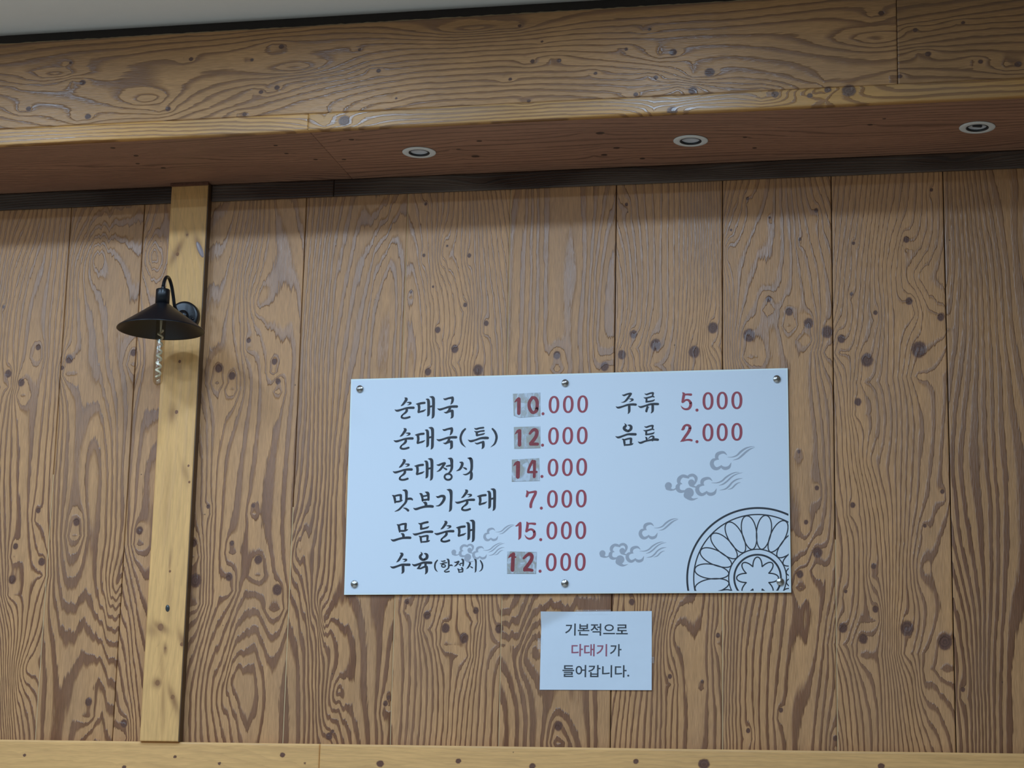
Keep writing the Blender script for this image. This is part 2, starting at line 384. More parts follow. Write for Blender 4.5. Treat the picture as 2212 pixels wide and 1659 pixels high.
SOFFIT_KNOTS = ((-0.381,-0.338,0.0073),(-0.116,-0.219,0.0061),(-0.083,-0.155,0.011),(-0.045,-0.279,0.0073),(0.284,-0.297,0.011),(0.308,-0.171,0.0085),(0.266,-0.118,0.0085),(0.364,-0.073,0.0073),(-0.448,-0.178,0.0061),(-1.048,-0.362,0.0073),(-1.01,-0.289,0.0073),(-0.974,-0.176,0.0073),(-1.032,-0.222,0.0061),(-0.599,-0.319,0.0061),(-0.59,-0.25,0.0061),(-0.526,-0.189,0.0061),(0.655,-0.211,0.0061),(0.672,-0.12,0.0061),(0.981,-0.264,0.0073),(1.018,-0.305,0.0049))
# ------------------------------------------------------------------ menu print: brush strokes (x, z, width) in board millimetres
MENU = (
    (((149.8,540.5,2.1),(154.3,537,7.7),(150.2,529,6.8),(144.5,521.8,5.3),(139.2,518.1,1.2)),((155.2,527.7,1.2),(162.2,527,4.2),(166.6,525.4,5.9),(163.8,522.1,3.3),(157.5,519.6,0.6)),((122,507.6,1.2),(129.5,504.8,5.9),(141.3,507.5,5.3),(154.5,511.3,5.3),(166.3,512.3,6.5),(175.2,512.1,6.8)),((156,510.6,6.5),(156.2,504,7.1),(152.7,498.9,5.9),(146.2,493.9,4.2),(142.6,489.6,4.4),(142.9,485.9,5.9),(148.8,483.5,5.3),(156.9,484.1,5.6),(165,486.5,5.6)),((181.5,522.5,0.9),(188.2,522.4,5.9),(197,524.4,6.2),(205.9,525.2,6.2)),((189.7,520.9,7.4),(191.2,510.6,7.1),(189.6,500.4,5.9)),((190.1,499.7,5.9),(196.3,501,5),(203.6,503,5),(210.1,506.6,1.5)),((209.2,535.9,0.9),(216,532.8,7.4),(217.8,520.3,8),(218.4,502.8,8),(217.9,492.5,7.1),(215.1,488.2,2.1)),((219.4,542.2,0.9),(229.1,539.1,8.3),(231.2,527.4,8.3),(231.5,505.4,8),(231.3,487.9,7.4),(227.6,481.3,1.5)),((219.5,513.7,5.3),(228.3,515.7,5)),((258.6,536.3,1.2),(263.8,534,5.3),(273.3,536.7,5.3),(283.6,538.3,6.5)),((284.2,538,7.4),(284.9,532.1,7.4),(283.2,524.8,5.9),(279.4,518.8,0.9)),((242.5,508.9,1.2),(249.9,505.8,5.9),(260.9,508.5,5.3),(275.5,512.6,5.9),(288.7,513.3,7),(297.2,513.2,7)),((278.2,510.3,7.3),(275.7,503.1,6.5),(270,498.1,4.4)),((261.2,498,0.9),(267.8,496.7,5),(274.4,499,5.3),(283.1,501.8,6.2)),((284.9,500.9,7.6),(285.2,494.2,7.9),(285.1,485.4,7),(280.8,480.6,1.5))),
    (((149.9,454.7,2.1),(154.3,451.2,7.7),(150.3,443.3,6.8),(144.6,436.1,5.3),(139.2,432.4,1.2)),((155.2,442,1.2),(162.1,441.3,4.1),(166.6,439.8,5.9),(163.8,436.5,3.3),(157.5,434,0.6)),((122.1,421.9,1.2),(129.6,419.2,5.9),(141.4,421.9,5.3),(154.5,425.7,5.3),(166.3,426.7,6.5),(175.2,426.6,6.8)),((156,425,6.5),(156.3,418.4,7.1),(152.7,413.4,5.9),(146.2,408.4,4.1),(142.7,404.1,4.4),(143,400.5,5.9),(148.8,398.1,5.3),(156.9,398.7,5.6),(164.9,401.1,5.6)),((181.8,436.3,0.9),(188.4,436.2,5.9),(197.2,438.3,6.2),(206,439.1,6.2)),((190,434.7,7.4),(191.5,424.5,7.1),(189.9,414.4,5.9)),((190.3,413.7,5.9),(196.5,415,5),(203.8,417.1,5),(210.3,420.6,1.5)),((209.4,449.7,0.9),(216.1,446.7,7.4),(217.9,434.3,7.9),(218.5,416.8,7.9),(218.1,406.7,7.1),(215.3,402.4,2.1)),((219.5,456.1,0.9),(229.1,453,8.2),(231.3,441.3,8.2),(231.6,419.5,7.9),(231.4,402.1,7.3),(227.7,395.5,1.5)),((219.6,427.7,5.3),(228.4,429.7,5)),((258.9,450.6,1.2),(264.1,448.3,5.3),(273.6,451,5.3),(283.8,452.6,6.5)),((284.4,452.3,7.3),(285.1,446.5,7.3),(283.4,439.2,5.9),(279.6,433.2,0.9)),((242.8,423.2,1.2),(250.3,420.2,5.9),(261.2,422.9,5.3),(275.7,427,5.9),(288.9,427.8,7),(297.4,427.7,7)),((278.4,424.8,7.3),(276,417.6,6.4),(270.3,412.6,4.4)),((261.5,412.5,0.9),(268.1,411.2,5),(274.6,413.6,5.3),(283.3,416.3,6.1)),((285.1,415.4,7.6),(285.4,408.8,7.9),(285.3,400.1,7),(281,395.2,1.5)),((322.3,450.2,5),(315.5,442.7,6.4),(310.7,431.2,6.4),(310.5,421.1,6.4),(314.9,409.5,5.3),(325.4,399.2,0.6)),((347.4,452,1.2),(353.3,449.6,5),(362,451.8,5),(372.9,453,5)),((347.9,443.9,1.2),(355,440.9,5.2),(365.1,443.3,4.4),(374.5,444.3,5)),((354.7,440.6,6.4),(355.5,432.6,6.4)),((355.5,431.9,5.2),(365.3,433.9,4.4),(373.3,435.7,4.4),(377.6,438,1.2)),((331,420,1.2),(338.8,416.3,6.1),(351.1,419,5.2),(365.6,423.8,5.8),(378.7,424.6,7.3),(385.6,424.2,7)),((349.9,411.8,1.2),(356.5,409.1,4.4),(365.9,411.8,4.9),(372.4,413.1,5.8)),((373.4,413.1,7.3),(373.9,405.6,7.9),(373.2,399.1,6.4),(369.5,394.4,1.2)),((398.4,449.2,4.9),(405.1,441.2,6.4),(409.4,431,6.7),(409.7,420.9,6.4),(405.2,408,4.9),(394.5,398.8,0.6))),
    (((150.2,368.5,2.1),(154.6,365.1,7.7),(150.6,357.1,6.8),(145,350,5.3),(139.6,346.3,1.2)),((155.5,355.9,1.2),(162.5,355.2,4.1),(166.9,353.7,5.9),(164.1,350.4,3.2),(157.8,347.9,0.6)),((122.6,335.8,1.2),(130,333.1,5.9),(141.7,335.8,5.3),(154.9,339.7,5.3),(166.6,340.7,6.5),(175.5,340.6,6.8)),((156.4,339,6.5),(156.6,332.5,7.1),(153.1,327.4,5.9),(146.6,322.5,4.1),(143.1,318.2,4.4),(143.3,314.6,5.9),(149.2,312.2,5.3),(157.2,312.8,5.6),(165.2,315.3,5.6)),((182.6,350,0.9),(189.3,349.9,5.9),(198,352,6.2),(206.8,352.9,6.2)),((190.8,348.5,7.4),(192.3,338.3,7.1),(190.7,328.2,5.9)),((191.2,327.5,5.9),(197.3,328.9,5),(204.5,331,5),(211,334.5,1.5)),((210.1,363.4,0.9),(216.8,360.4,7.3),(218.7,348.1,7.9),(219.2,330.8,7.9),(218.8,320.7,7),(216,316.4,2.1)),((220.2,369.7,0.9),(229.8,366.7,8.2),(232,355.1,8.2),(232.3,333.5,7.9),(232.1,316.2,7.3),(228.4,309.6,1.5)),((220.4,341.6,5.3),(229.1,343.6,5)),((244.9,352.6,1.2),(251.5,351.7,5.3),(259.5,354.9,5.9),(266.8,356.6,6.1)),((267.9,356.3,6.4),(261.2,346.2,6.4),(254.1,337.6,5),(245.8,333.3,0.9)),((263.4,345.2,1.5),(268.6,341.8,4.4),(272.8,339.5,5)),((272.8,348.2,3.8),(280.1,349.5,5),(285.9,350.2,5)),((275.9,370.1,0.9),(285.5,366.8,8.8),(287.6,353.7,7.6),(287.6,342.2,7.3),(284.2,333.6,5.8),(278.5,328.2,3.5)),((278.1,327.1,5.3),(282,326.4,5.3),(285.4,324.5,5.3),(287.6,321.6,5.3),(288.3,318.4,5.2),(287.4,315.2,5.2),(285,312.6,5.2),(281.6,311,5.3),(277.6,310.7,5.3),(273.8,311.7,5.3),(270.7,313.9,5.3),(268.8,316.9,5.3),(268.5,320.2,5.3),(269.7,323.3,5.3),(272.4,325.6,5.3),(276,326.9,5.3),(280,326.9,5.3)),((309.8,358.5,2.3),(316.4,356.2,7.3),(315.2,347.6,7.3),(309.6,339,5.8),(300.7,334.6,1.2)),((318.9,344.4,1.2),(324.8,341.7,4.7),(328.2,339.5,4.7)),((330.6,370.1,0.9),(340.1,366.7,8.7),(343,353,7.6),(342.7,338.6,7.3),(339.6,332.2,5.8),(333.2,326.9,4.9),(326,324.4,3.8),(319.1,325.7,0.9)),((342.4,330,6.7),(343.1,324.2,7.8),(342.2,314.2,7.3),(338.3,308.8,1.5))),
    (((122.8,270.1,1.2),(128,267.2,5.9),(131.3,257.8,6.5),(131.9,249.8,4.4)),((130.2,267.6,5),(139,269.9,5),(146.3,270.5,5.9)),((147.5,269.5,6.8),(147.8,260.5,6.5),(148,254.7,5.9)),((134.4,252,5),(143.9,253,5),(151.9,255.8,2.9)),((151.4,284.2,0.9),(161.4,281.2,8.2),(163.2,268.9,7.3),(163,254.5,7),(158.9,246,5.6)),((165.8,259.5,5.9),(174.5,260.2,6.2),(179.3,258.4,4.7),(180.6,255.5,1.5)),((160.3,248.1,5.6),(151.8,238.9,5.3),(143.2,230.3,5),(131.7,225,1.2)),((155.6,235.2,1.5),(163.7,232.3,5.3),(169.4,227.9,6.4)),((199,274.3,0.9),(205,271.3,6.7),(208.2,261.2,6.1),(209.1,254.1,5.3)),((214.7,278.4,0.9),(222.7,274.7,7.9),(224.9,265.4,6.7),(225.1,256.8,6.4)),((209.5,266.3,4.4),(221.9,268.3,4.4)),((208.4,256.2,5.3),(217.1,256.6,5.3),(225.1,257.9,5.3)),((210,249.7,0.9),(217.4,247.5,7.9),(219.1,239.6,7)),((183.4,234.2,1.2),(190.8,231.3,6.1),(203.2,234.8,5.9),(216.2,237.9,6.4),(229.3,238.8,7.3),(237.4,238,7)),((246,265.9,1.2),(251.9,263.6,5.3),(260.6,266.4,6.4),(268.2,264.9,7.9),(268.9,257.7,7.9),(263.3,247.8,6.7),(255.5,240.7,4.4),(246.1,239.3,0.9)),((275.4,284.2,0.9),(285.7,280.5,9),(288.3,267.5,7.6),(288.1,246.1,7.3),(287.6,230.4,7.3),(283.7,223.5,1.5)),((327.1,282.6,2),(331.4,279.2,7.5),(327.4,271.4,6.7),(321.8,264.3,5.2),(316.5,260.6,1.2)),((332.2,270.2,1.2),(339,269.5,4.1),(343.4,268.1,5.8),(340.6,264.8,3.2),(334.4,262.3,0.6)),((299.6,250.2,1.2),(307,247.6,5.8),(318.5,250.3,5.2),(331.5,254.2,5.2),(343,255.2,6.4),(351.7,255.1,6.7)),((332.9,253.5,6.4),(333.1,247,7),(329.6,242.1,5.8),(323.2,237.1,4.1),(319.7,232.9,4.4),(320,229.3,5.8),(325.7,227,5.2),(333.6,227.6,5.5),(341.5,230.1,5.5)),((359.9,264.7,0.9),(366.4,264.7,5.8),(375,266.7,6.1),(383.7,267.6,6.1)),((367.9,263.2,7.2),(369.3,253.2,6.9),(367.6,243.3,5.8)),((368.1,242.5,5.8),(374.1,243.9,4.9),(381.3,246,4.9),(387.7,249.5,1.4)),((387,278,0.9),(393.6,275.1,7.2),(395.3,262.9,7.8),(395.7,245.8,7.8),(395.3,235.9,6.9),(392.5,231.6,2)),((397,284.3,0.9),(406.4,281.3,8.1),(408.4,269.9,8.1),(408.7,248.5,7.8),(408.3,231.5,7.2),(404.6,224.9,1.4)),((396.9,256.5,5.2),(405.5,258.5,4.9))),
    (((138.7,189.9,1),(144,186.7,6.2),(146.3,177.2,6.4),(147.5,169.6,4.1)),((146.2,187.9,4.9),(153.9,190.4,5.2),(161.6,191.3,5.4)),((163.7,190.7,7),(163.4,182.1,6.7),(163.2,175.2,5.9)),((148.7,172.2,5.2),(158.4,172.1,5.2),(166,173.9,4.9),(169.8,175.8,2.1)),((150.9,165.2,0.8),(157.4,162,7.2),(158.9,154.5,6.7)),((123.3,149.5,1),(130.9,146.1,5.9),(143.7,149.6,5.7),(156.4,152.6,5.9),(169.3,153.4,6.9),(177.6,153.1,6.7)),((198.8,193.1,1),(205.4,190.6,5.4),(215.5,193.6,5.6),(224.8,195.4,5.9)),((206.9,189.9,6.4),(207.2,179.2,6.4)),((206.8,177.1,5.6),(216,178.5,4.9),(224.9,181,4.9),(228.9,184.1,1.3)),((184.1,164.6,1),(191.5,162,5.9),(203.6,164.8,5.1),(217.6,168.5,5.6),(231.7,169.3,6.7),(238.1,169,6.7)),((201.2,158,1),(206.2,154.8,5.6),(207.8,146.6,5.9),(208.5,140.1,3.3)),((207.7,155.4,4.4),(216.7,157.2,4.6),(224.3,158.4,5.1)),((225.9,157.5,6.4),(225.6,149.6,5.9),(225.4,144,5.1)),((210.1,141.6,3.8),(221,142.2,4.6),(229.2,144,4.4),(232.1,145.8,1.5)),((272,197.5,2),(276.3,194.2,7.6),(272.3,186.4,6.7),(266.7,179.3,5.2),(261.5,175.6,1.2)),((277.2,185.2,1.2),(284,184.6,4.1),(288.4,183.1,5.8),(285.6,179.8,3.2),(279.4,177.3,0.6)),((244.6,165.2,1.2),(252,162.6,5.8),(263.5,165.4,5.2),(276.5,169.2,5.2),(288,170.3,6.4),(296.7,170.2,6.7)),((277.9,168.5,6.4),(278.1,162.1,7),(274.6,157.2,5.8),(268.3,152.2,4.1),(264.7,148,4.4),(265,144.5,5.8),(270.7,142.1,5.2),(278.7,142.8,5.5),(286.6,145.3,5.5)),((304.1,179.8,0.9),(310.7,179.7,5.8),(319.3,181.8,6.1),(327.9,182.7,6.1)),((312.1,178.3,7.2),(313.6,168.3,6.9),(312,158.4,5.8)),((312.4,157.7,5.8),(318.5,159.1,4.9),(325.6,161.2,4.9),(332,164.7,1.4)),((331.3,193.1,0.9),(337.9,190.2,7.2),(339.6,178.1,7.8),(340.1,161,7.8),(339.6,151.1,6.9),(336.8,146.9,2)),((341.2,199.4,0.9),(350.7,196.5,8.1),(352.7,185.1,8.1),(353,163.8,7.8),(352.7,146.8,7.2),(349,140.3,1.4)),((341.2,171.7,5.2),(349.9,173.7,4.9))),
    (((151.1,111.7,1.8),(156.6,108.4,7.7),(152.4,100,6.7),(147.2,91.9,5.7),(141.3,86.7,1)),((157.7,95,1),(164.8,94.3,4.4),(168.7,93.1,5.4),(166.2,90,3.1),(160.2,87.5,0.5)),((124.3,75.5,1),(132.1,72.6,5.7),(143.6,75.7,5.4),(156.3,80,5.6),(169.1,80,6.7),(177.8,79.9,6.7)),((159.9,78.1,7.4),(160.5,69.4,7.7),(160.5,61.3,6.9),(156.8,55.9,1.3)),((208,114.7,0.5),(211.5,109.1,5.1),(207.4,103.5,7.2),(207.6,98.5,7.7),(213.5,93.5,6.7),(219.9,94.1,6.4),(225.5,98.4,7.9),(225.9,105.3,7.9),(222,109.3,5.1),(218.1,110,2)),((184.7,81.8,1),(192.2,78.2,5.9),(203.7,81.4,5.6),(216.3,85.4,5.9),(229.1,85.3,6.9),(238.1,85,6.6)),((209.4,82.3,5.1),(206.6,76.7,5.4),(202.7,71.1,4.6),(198.9,69,1)),((199.6,69.2,2),(209.1,69.8,4.3),(218,73.5,4.9),(225.6,74.7,5.1)),((222.7,84.7,6.6),(222.4,76.6,6.4)),((225.4,73.5,7.7),(226.1,67.9,7.9),(225.8,60.4,6.9),(222.2,54,1.3)),((255.1,91.7,3.3),(250.2,85.2,4.6),(248.5,77.7,4.6),(249.3,70.3,4.3),(252.7,64.1,3.1),(257.3,60.6,0.5)),((264.7,90.1,0.8),(269.2,88.6,3.1),(276.2,90.1,3.3)),((261.7,82.9,0.8),(267.5,82,3.3),(275,84.5,3.6),(281.4,85.1,2.8)),((277.8,76.4,3.1),(277.5,75.1,3.1),(276.3,73.9,3.1),(274.6,73.2,3.1),(272.6,72.9,3.1),(270.5,73.2,3.1),(268.8,74,3.1),(267.6,75.1,3.1),(267.1,76.4,3.1),(267.5,77.8,3.1),(268.6,78.9,3.1),(270.3,79.6,3.1),(272.4,79.9,3.1),(274.4,79.6,3.1),(276.2,78.8,3.1),(277.4,77.7,3.1),(277.8,76.4,3.1)),((279.8,95,0.5),(285.3,92.5,5.3),(286.8,82.6,4.8),(286.8,72.6,4.6),(283.8,67.7,3.6)),((289.2,77.6,3.6),(294.9,78.2,3.8),(297.5,76.1,1.3)),((285,68.9,3.8),(278.2,64.6,2.5),(275.4,62.1,2.8),(278.3,60,3.3),(284.6,60.5,3.6),(288.4,61.7,3.6)),((301.1,86.5,0.8),(306.2,85.6,3.6),(313.1,88,4.3)),((314.1,87.8,4.6),(310.1,81.2,4.3),(305.8,76.9,3.3),(301.4,74.8,0.5)),((313.3,81.2,0.8),(317.1,79.3,3),(319.5,78.1,2.8)),((318.3,82.4,3),(325.3,83.6,3.3)),((320.3,94.8,0.5),(325.4,92.3,5.3),(326.9,83.6,4.6),(326.1,76.2,3.8)),((310.4,68.8,0.5),(313.7,66.9,4.1),(315.1,62.6,3.6),(315.8,58.6,1.8)),((319.9,71.9,0.5),(324,70,4.8),(325.8,65,4.1),(325.3,60.1,3.3)),((315,65.7,2.5),(323.8,66.3,2.5)),((315.1,59.1,2.8),(325.3,60.3,3)),((342.3,85.4,1.5),(345.7,83.5,4.6),(343.2,76.7,4.6),(339.5,71.2,3.5),(335.5,67.5,0.5)),((345.4,74.9,0.8),(349.6,72.6,3.3),(352.3,71.1,3.3)),((356,94,0.5),(360.5,91.5,5.1),(361.7,82.2,4.6),(361.5,68.6,4.6),(361.3,62.4,4),(359.2,58,1)),((373.5,90.4,3),(377.8,83.4,4.3),(379.8,76,4.5),(378.8,68.5,3.8),(375.5,63.6,2.5),(370.5,60.9,0.5))),
    (((752.7,536.5,0.6),(757.9,534.6,4.7),(766.3,537.6,4.9),(774.8,539.3,5.1)),((776.7,538.5,5.9),(770.6,529.5,6.1),(764.3,521.1,5.3),(758,516.4,3.2),(750.4,515.4,0.6)),((771.2,524.4,0.6),(778.1,524,4),(781.5,522.1,5.9),(778.1,519.2,3.2),(771.8,515,0.4)),((735.9,504.3,0.8),(742.8,501.2,5.5),(755,504.1,4.9),(767.7,508.1,5.3),(780.3,509.2,6.3),(789.9,508.6,6.3)),((772.4,505.9,6.8),(772.5,498.4,7),(772.3,489.9,6.1),(769,483.5,1.1)),((813.4,538.3,0.8),(819.2,535.8,4.2),(827.7,538.5,4.4),(835,539.7,4.9)),((836.6,539,5.3),(835.6,532.4,4.2)),((811.1,527.6,0.8),(817.2,525.9,4.2),(826.7,527.8,4.4),(835.1,530.1,4.2),(839.1,528.6,3.4)),((819,524.8,5.3),(819.1,516.7,5.3)),((818.5,515.7,5.1),(827.8,516.6,4.4),(837.8,518.7,4.2),(841,522.2,1.1)),((796.2,504.9,0.8),(803.7,501.5,5.3),(815.2,504.5,4.9),(827.9,508.5,5.3),(840.5,509.3,6.5),(850,508.8,6.3)),((822.1,503.8,3.8),(821.1,498.5,6.1),(819,491.1,6.1),(819.1,489.5,5.5)),((824.8,499.5,1.5),(826.3,502.2,0.6)),((835.8,505.7,7),(835.9,497.2,7),(835.4,489.7,5.9),(831.2,483.9,1.1))),
    (((813.4,448.8,0.8),(819.2,446.3,4.2),(827.6,449.1,4.4),(834.9,450.3,4.8)),((836.5,449.7,5.3),(835.5,443.1,4.2)),((811,438.2,0.8),(817.2,436.5,4.2),(826.6,438.5,4.4),(835,440.8,4.2),(839,439.3,3.4)),((819,435.4,5.3),(819,427.4,5.3)),((818.5,426.4,5),(827.7,427.3,4.4),(837.7,429.4,4.2),(840.8,432.9,1.1)),((759.9,458.6,0.4),(763.8,451.6,5.9),(759.3,446.4,7.4),(760.1,442.1,7.6),(766.2,437.7,7),(771.5,437.1,6.3),(777.3,441.8,7.4),(778,448.2,7.4),(774.5,451.9,5.3),(768.7,452.8,1.3)),((735.7,422.8,0.8),(743.7,419.8,5.7),(754.8,423,5.1),(768.4,427.6,5.3),(780,427.9,6.8),(790.1,427.5,6.7)),((753.2,415.6,0.8),(758.6,412.8,5.5),(760.4,404.8,5.9),(760.8,397.9,3.8)),((760.1,412.8,4.6),(768.6,415.3,4.6),(777,416.5,5.1)),((778.4,415.2,6.5),(777.9,408.8,6.3),(777.7,401.4,5.5)),((762.9,399,4.2),(771.9,399.3,4.6),(780.3,400.8,4.4),(784,402.9,1.5)),((816.1,419.8,0.6),(819.6,417.1,4.8),(820.7,410.7,5.3)),((824.9,414.9,1.7),(830.1,420.1,3.2),(835.3,421.6,4.2),(838.8,419.5,5.2),(837.5,414.2,5.5),(836,410,4.8)),((796.6,407.4,0.8),(803.9,404.1,5.5),(816,408.2,4.8),(828.6,410.9,5),(841.2,412.5,6.5),(850.1,411.8,6.5))),
)
PRICE = (
    (),
    (),
    (),
    (((496.1,278.4,1.8),(499.3,273.2,6.9),(497.2,264.1,6.2),(496.3,262.8,4.6)),((501.3,272.6,5.5),(510.5,274.2,5.5),(519.6,275.5,6.4)),((521,274.6,7.6),(519.7,268.4,7.6),(513.1,254.9,7.6),(508.8,242.4,7.8),(508.4,234.5,7.6))),
    (((467.1,182.4,0.9),(472.2,184.1,4.6),(479,189.9,6.2)),((480.6,190.5,6.9),(480.3,179.5,8.5),(480.4,163.6,8.2),(480,152.4,7.1),(476.2,145.6,0.9)),((498.3,193.4,2.3),(500.7,188.3,6.9),(499.8,178.2,7.1),(497.9,168.6,6.6)),((501.9,188.9,4.6),(511,189.2,5),(520.7,188.2,6.6)),((500,168,3.4),(503.4,171.6,5.3),(511.3,173.6,5.5),(518.3,168.4,7.1),(520,160,8),(516.3,152.1,6.8),(507.2,148.2,5.5),(499.2,151.1,4.1),(493.1,159,0.7))),
    (),
    (((915.9,538.8,1.9),(919.6,534.5,7.1),(918.1,524.4,7.3),(916.2,513.5,6.5)),((920.1,532.9,4.8),(928.5,533.5,5.2),(938.5,532.8,6.5)),((918.6,513.2,4.2),(924.4,518.1,5),(931.7,517.7,5.9),(937.2,511.2,7.5),(937.5,502.7,7.7),(932.8,495.1,6.5),(924.5,493.2,5.2),(917.1,496.2,4.2),(911.3,503.2,0.6))),
    (((912.7,437.1,0.6),(917.9,439.9,7.3),(921,446.7,6.5),(927.2,450.3,5.6),(934.6,447.5,7.1),(935.9,440.1,8.1),(931,429.6,7.7),(923.7,419.2,7.3),(917.5,410.3,6.7),(910.2,404.8,0.6)),((917.5,407.8,4.8),(926.9,409.8,4.6),(935.2,410,5.6),(940.4,408.6,6))),
)
ZEROS = (
    (((566.9,513),(606.2,513),(645.6,513)),(537.2,488.4)),
    (((567.1,426.6),(606.2,426.8),(645.7,426.9)),(537.5,402.1)),
    (((567.3,340.4),(606.5,340.7),(645.5,341)),(537.5,316.5)),
    (((567.2,254.9),(606.4,255),(645.5,255.5)),(537.4,230.6)),
    (((567.2,170),(606.3,170.2),(645.4,170.3)),(537.3,145.7)),
    (((566.8,85.2),(606,85.6),(645.2,85.6)),(537.1,61.1)),
    (((984.2,514.5),(1022,514.8),(1061,514.7)),(954.8,490.3)),
    (((984.1,429.2),(1022,429.3),(1061,429.5)),(955,404.7)),
)
PATCH = (
    ((453,545.2),(528.3,547.1),(530,482.2),(471.8,478.5),(456.6,484.8)),
    ((457.5,453),(530.2,454),(531.7,394.2),(459.7,393.4)),
    ((454,363.5),(528.8,366.6),(531.7,304.7),(455,303.4)),
    ((446.5,114.5),(527.3,112.7),(526.2,54.2),(447.4,54.7)),
)
HAND = (
    (((458.1,521.6,1.6),(464.9,528.1,7),(469.5,532,7)),((470.1,529.7,10),(470.3,512.3,10.2),(470.6,490.9,9.7)),((506.5,533,8.8),(498.9,519.8,9),(499.6,505.9,9.3),(505,495.4,8.8),(510.8,491.8,8.1),(518.8,497.4,9.7),(520.8,511.3,9.2),(520,522.9,9.7),(514.7,531.7,9.3),(506.5,533.6,8.1))),
    (((461.4,433.3,1.6),(467.9,440.7,6.9),(472.5,443.5,6.9)),((473.7,442.3,9.7),(474,425.6,9.9),(474.3,403.7,9.7)),((502.1,434.3,6.5),(508.3,441.7,8.3),(515.2,445,9),(521.3,439.7,9.7),(520.1,428.2,9.7),(513.4,416.9,9.7),(505,407.2,9.2)),((504.5,404.9,7.6),(516,405.3,8.7),(524,405,8.3))),
    (((458.7,345.9,1.6),(464.6,352.4,6.9),(469.7,355.8,7.6)),((471.5,354.1,11.1),(471.5,337.5,11.1),(471.5,316.3,10.6)),((511.1,358.6,7.6),(505.6,348.4,7.6),(501,337.1,6.7),(499.6,329.1,6.4)),((499.6,328.5,6.2),(510.6,328.7,6.7),(522.6,328.8,6.4)),((516.3,357.4,8.7),(516.6,340.3,8),(516.5,316.3,8.3))),
    (((450.3,97.3,1.6),(456.8,103.5,7.5),(462.4,106.8,7.3)),((463.9,106.8,10.1),(462.8,91.7,10.3),(462.4,64.7,10.3)),((461.5,98.4,4.1),(470,98.9,4.1)),((492.3,96,6.4),(500.2,103.3,8.2),(508.1,107.2,8.9),(514.4,101.5,9.6),(512.9,91.4,9.6),(505.2,79.1,9.8),(495.8,67.4,9.1)),((494.7,64,7.5),(504.3,65.1,8.6),(515.8,63.4,7.5))),
)
CLOUD_A = (
    ((45.7,22.2,0.5),(37.7,29.4,5.6),(28,29.3,8),(19.5,24.5,9.5),(18.2,15.2,8),(23.7,11.1,1.2)),
    ((21.3,12.7,2.9),(9.1,9.8,8.1),(5.1,0,10.5),(9.7,-10,10.2),(18.3,-13.6,8),(26.8,-9.6,6.1),(31,-4.1,1.2)),
    ((29.8,-6.6,3.7),(35.3,-11.6,8),(42.6,-12.9,8.5),(51.1,-9.1,7),(56.6,2.3,0.5)),
    ((46.3,16.9,0.5),(59.6,17.1,2.2),(71.8,21.8,4.1),(81.5,31,5.1),(93.7,39.4,4.4),(105.8,43.5,2.4),(118,44.6,0.4)),
    ((60.9,8.8,0.5),(74.2,12.5,3.4),(85.2,21,4.9),(96.1,30.7,4.9),(107,38,3.2),(119.2,42.1,0.4)),
)
CLOUD_B = (
    ((10.1,1.1,18.4),(9.9,0.5,18.7)),
    ((8.9,-4.5,13.5),(15.7,-9.5,6.9),(23.7,-10.2,3.4),(29.8,-7.4,3.7)),
    ((62.7,22.3,5.6),(55.4,25.2,8.1),(46.8,26,8.3),(38.5,18.6,10.3),(38.3,8.8,8.1),(46.9,5,1.2)),
    ((40.7,6.3,4.9),(34.9,-1.1,10.8),(36.2,-10.3,10.3),(43.3,-15,8.1),(53.7,-14.2,4.9)),
    ((60.3,23.1,4.9),(67.6,27.5,7.3),(76.2,28,7.8),(82.9,21.8,8.6),(83.3,14.4,6.8),(80.5,5.8,2.9),(77.5,0.9,0.7)),
    ((71.1,8.4,17.1),(71.6,7.9,16.9)),
    ((71.3,4,13.4),(75,-0.9,6.1),(83,-3.5,3.4),(88.5,-1.7,2.4)),
    ((64.7,-18.4,25.9),(64.8,-18.7,25.7)),
    ((60.4,-24.8,19.5),(66,-32.8,11),(75.1,-36.6,5.6),(89.1,-33.1,0.5)),
    ((127.1,11.7,0.5),(119.1,18.9,5.6),(109.4,18.7,8),(100.9,13.9,9.5),(99.7,4.7,8),(105.2,0.5,1.2)),
    ((102.7,2.2,2.9),(90.5,-0.8,8.1),(86.5,-10.6,10.5),(91.2,-20.5,10.2),(99.7,-24,8),(108.2,-20,6.1),(112.5,-14.6,1.2)),
    ((111.3,-17,3.7),(116.8,-22,8),(124.1,-23.3,8.5),(132.6,-19.5,7.1),(138,-8.1,0.5)),
    ((123.8,7.1,0.5),(138.4,6.9,2.4),(151.8,11.7,4.1),(162.7,21.4,4.4),(174.8,29.2,3.4),(187,34,2.2),(197.9,34.4,0.4)),
    ((143.9,-0.5,0.5),(155.4,3.6,3.4),(166.3,11.5,4.1),(177.3,21.8,3.6),(189.4,29,2.4),(206.4,33.5,0.4)),
    ((145.7,-12.8,0.5),(160.3,-9.9,3.2),(170,-2.7,4.4),(179.7,8.2,4.1),(191.8,15.5,3.2),(206.4,18.3,0.4)),
    ((167.5,-11.6,0.5),(178.5,-7.7,3.2),(186.9,0.8,3.6),(194.2,5.6,2.2),(201.5,7.4,0.4)),
)
CLOUD_AT = (((989.4,344.8),1,(869.3,286.5),1),((800.9,159.9),0.886,(695.8,107.2),0.869),((379.9,154.9),0.715,(292.8,112.9),0.71))
MEDAL = ((1114,41.5),0.2524,1195,8)
STUDS = ((21.1,568),(596.9,571.8),(1167,570),(26.2,27.9),(604.9,28.7),(1173,31.2))
CORNERS = ((-2.5,-1.3),(1201,3.1),(1196,599.4),(-6.3,596.7))
